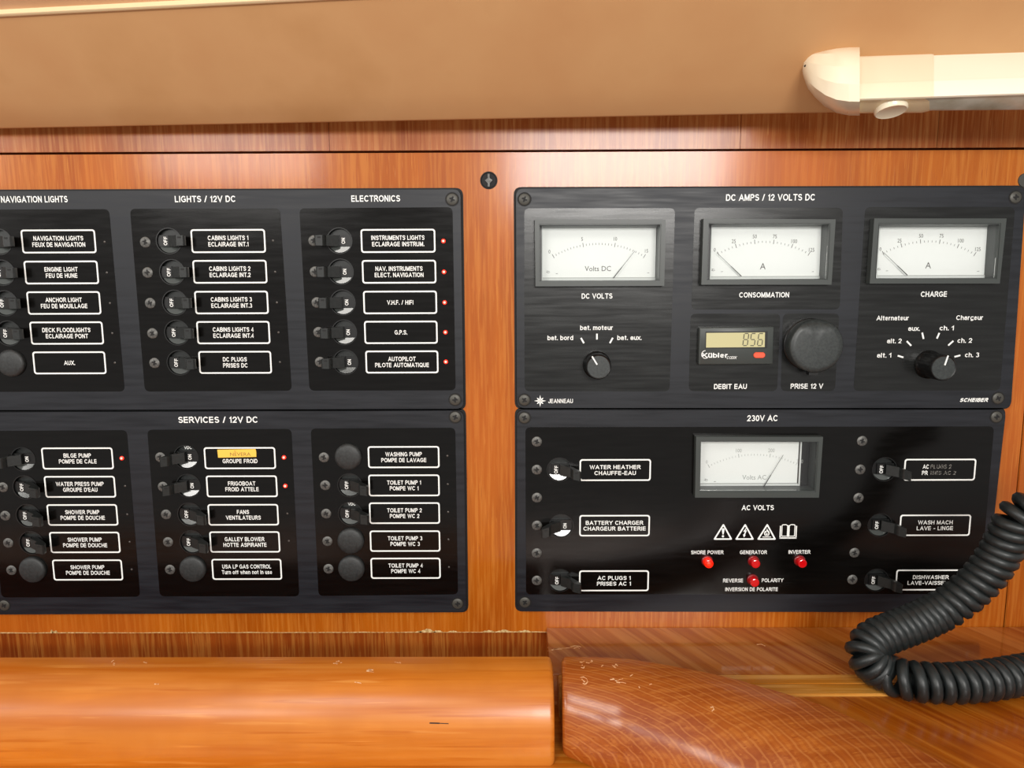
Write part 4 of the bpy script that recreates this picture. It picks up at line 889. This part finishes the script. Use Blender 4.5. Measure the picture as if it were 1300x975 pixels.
for px, t_, b_, yf_, yb_ in [(1018, 78, 91, -.047, -.04), (1020.5, 70, 100, -.052, -.036), (1026, 65.5, 113, -.057, -.034), (1035, 62.5, 124, -.062, -.034), (1048, 60.5, 136, -.067, -.034), (1062, 59, 143.5, -.071, -.034), (1078, 58.3, 146.5, -.0735, -.034), (1091.5, 58, 146.8, -.0735, -.034)]:
    h_ = b_-t_; secs.append(lsec(px, [t_+.02*h_, t_, t_+.10*h_, t_+.3*h_, t_+.55*h_, t_+.80*h_, t_+.92*h_, b_, b_-.04*h_], [yb_, yb_+(yf_-yb_)*.55, yb_+(yf_-yb_)*.8, yb_+(yf_-yb_)*.95, yf_, yb_+(yf_-yb_)*.96, yb_+(yf_-yb_)*.75, yb_+(yf_-yb_)*.4, yb_]))
loft(g, secs, 'cream'); shift(g).build('end_cap', lamp, LR, smooth=24)
g = G(); c = P(1131, 138.5, -.060)
ax = Vector((0.04, -.27, -.96)).normalized(); e1 = Vector((1, 0, .06)).normalized(); e2 = ax.cross(e1)
n = 32; vs = []
for r_, h_ in [(.0076, -.006), (.0076, .0008), (.0070, .0016), (.0062, .0013)]:
    for i in range(n): a = 2*math.pi*i/n; vs.append(c+e1*math.cos(a)*r_+e2*math.sin(a)*r_+ax*h_)
g.add(vs, [[k*n+i, k*n+(i+1) % n, (k+1)*n+(i+1) % n, (k+1)*n+i] for k in range(3) for i in range(n)]+[[3*n+i for i in range(n)]], 'cream')
shift(g).build('switch_button', lamp, LR, label='round cream push switch on the lamp underside')
g = G(); c = P(1022.5, 84, -.0525); g.lathe([(.0007, 0), (.0006, .0012)], 'dark', n=10); g.build('screw_hole', lamp, c)
# ------------------------------------------------------------------ coiled cord
rc, rw = .0076, .0030
def crow(px, py, y): return P(px, py, y)
cl = Q(1189, 866, ZS+rc+rw)              # lower run lies on the shelf
low = [Q(x, y, ZS+rc+rw) for x, y in [(1420, 838), (1360, 846), (1300, 856), (1265, 862), (1226, 866.5), (1189, 867), (1150, 863), (1122, 853)]]
yl = low[-1].y
upr = [P(x, y, yy) for x, y, yy in [(1105, 840, yl+.000), (1099, 826, yl+.002), (1110, 812, yl+.004), (1133, 802, yl+.005), (1173, 786, yl+.006), (1210, 766, yl+.006), (1246, 735, yl+.005), (1268, 705, yl+.004), (1282, 678, yl+.002), (1295, 655, yl), (1330, 640, yl-.004), (1400, 628, yl-.01)]]
ctl = low+upr
def catmull(pts, n=24):
    out = []
    for i in range(len(pts)-1):
        p0, p1, p2, p3 = pts[max(i-1, 0)], pts[i], pts[i+1], pts[min(i+2, len(pts)-1)]
        for k in range(n):
            t = k/n; out.append(.5*((2*p1)+(p2-p0)*t+(2*p0-5*p1+4*p2-p3)*t*t+(3*p1-p0-3*p2+p3)*t**3))
    out.append(pts[-1]); return out
cp_ = catmull(ctl, 24); cum = [0]
for a, b in zip(cp_, cp_[1:]): cum.append(cum[-1]+(b-a).length)
def cat(s_):
    import bisect
    i = min(max(bisect.bisect(cum, s_)-1, 0), len(cp_)-2); t = (s_-cum[i])/max(cum[i+1]-cum[i], 1e-9); return cp_[i].lerp(cp_[i+1], t)
sb = cum[24*7]; sc0 = cum[24*9]; sc1 = cum[24*12]
def pitch(s_):
    if s_ < sb: return .0060
    if sc0-.012 < s_ < sc1+.01: return .0036
    return .0053
s_ = 0; ph = 0; hel = []; tn = None; N1 = None; step = 18
while s_ < cum[-1]:
    p = cat(s_); t = (cat(min(s_+.0015, cum[-1]))-cat(max(s_-.0015, 0))).normalized()
    if N1 is None: N1 = t.cross(Vector((0, 1, 0))).normalized()
    N1 = (N1-t*N1.dot(t)).normalized(); N2 = t.cross(N1)
    hel.append(p+(N1*math.cos(ph)+N2*math.sin(ph))*rc)
    ph += 2*math.pi/step; s_ += pitch(s_)/step
g = G(); vs = []; k = 8; PN = None
for i, p in enumerate(hel):
    t = (hel[min(i+1, len(hel)-1)]-hel[max(i-1, 0)]).normalized()
    if PN is None: PN = t.orthogonal().normalized()
    PN = (PN-t*PN.dot(t)).normalized(); b = t.cross(PN)
    for j in range(k): a = 2*math.pi*j/k; vs.append(p+(PN*math.cos(a)+b*math.sin(a))*rw*.98)
n = len(hel)
g.add(vs, [[i*k+j, (i+1)*k+j, (i+1)*k+(j+1) % k, i*k+(j+1) % k] for i in range(n-1) for j in range(k)]+[list(range(k)), [(n-1)*k+j for j in range(k)]], 'cord')
tag(g.build('coiled_cord', smooth=80), 'thick black rubber coiled cord looping over the shelf at the lower right', 'cord')
# ------------------------------------------------------------------ scuffs on the right rail and shelf edge

from mathutils.bvhtree import BVHTree
def scuffs(owner, strokes, mat='scratch', label='pale scuff marks', wd=.0005):
    """short scratches laid on the surface of owner where the photograph shows them"""
    me = owner.data; tree = BVHTree.FromPolygons([v.co for v in me.vertices], [list(p.vertices) for p in me.polygons]); g = G()
    off = WL[owner.name]
    for st in strokes:
        pts = []
        for px, py in st:
            h_ = tree.ray_cast(CAM-off, ray(px, py))
            if h_[0] is not None: pts.append((h_[0], h_[1]*(1 if h_[1].dot(ray(px, py)) < 0 else -1)))
        for (a, na), (b, nb) in zip(pts, pts[1:]):
            d = (b-a)
            if d.length < 1e-6: continue
            sd = d.normalized().cross(na).normalized()*wd*random.uniform(.25, .6); u = na*.00012
            g.add([a+sd+u, a-sd+u, b-sd+u, b+sd+u, a+sd-u, a-sd-u, b-sd-u, b+sd-u], [[0, 1, 2, 3], [7, 6, 5, 4], [0, 3, 7, 4], [1, 5, 6, 2], [0, 4, 5, 1], [3, 2, 6, 7]], mat)
    o = g.build('scratch', owner, off, smooth=0, label=label, kind='stuff'); return o
def scrib(x0, x1, y0, y1, n, o, k): return [[((random.uniform(x0, x1))/k+o[0], random.uniform(y0, y1)/k+o[1]) for _ in range(3)] for _ in range(n)]
o6, k6 = (660, 770), 3.8235
z6 = lambda l: [(x/k6+o6[0], y/k6+o6[1]) for x, y in l]
scuffs(rr, [z6([(x+random.uniform(-14, 14), y+random.uniform(-6, 6)) for _ in range(3)]) for x, y in [(300, 268), (315, 280), (330, 270), (345, 266), (310, 295), (465, 285), (470, 295), (460, 290), (450, 350), (470, 362), (490, 355), (505, 370), (480, 370), (575, 390)]]
       +[z6([(293, 345), (310, 342), (325, 352), (330, 366), (318, 378), (305, 372)]), z6([(300, 352), (316, 368)]), z6([(395, 292), (404, 285)]), z6([(925, 490), (938, 488), (942, 500), (932, 508)]), z6([(535, 338), (548, 330)]), z6([(628, 380), (640, 376)])])
k5 = 3.611; z5 = lambda l: [(x/k5+400, y/k5+770) for x, y in l]
scuffs(rl, [z5([(x+random.uniform(-22, 22), y+random.uniform(-4, 4)) for _ in range(3)]) for x, y in [(90, 252), (105, 258), (95, 262), (240, 292), (265, 290), (250, 300), (190, 350), (375, 257)]], wd=.0006)
scuffs(rl, [z5([(525, 534), (570, 535), (612, 537)])], mat='dark', label='thin dark split in the wood', wd=.0005)
k4 = 3.25; z4 = lambda l: [(x/k4, y/k4+770) for x, y in l]
scuffs(rl, [z4([(x+random.uniform(-16, 16), y+random.uniform(-5, 5)) for _ in range(3)]) for x, y in [(460, 232), (465, 240), (470, 226), (600, 230), (640, 325)]], wd=.0005)
sb_ = bpy.data.objects['shelf_board']
scuffs(sb_, [z6(l) for l in [[(136, 200), (165, 208), (205, 206)], [(150, 212), (195, 203), (255, 200)], [(245, 196), (270, 190), (298, 196)], [(262, 204), (280, 196), (290, 206)], [(136, 216), (160, 214)], [(1150, 185), (1170, 182), (1190, 192)]]], wd=.0007)
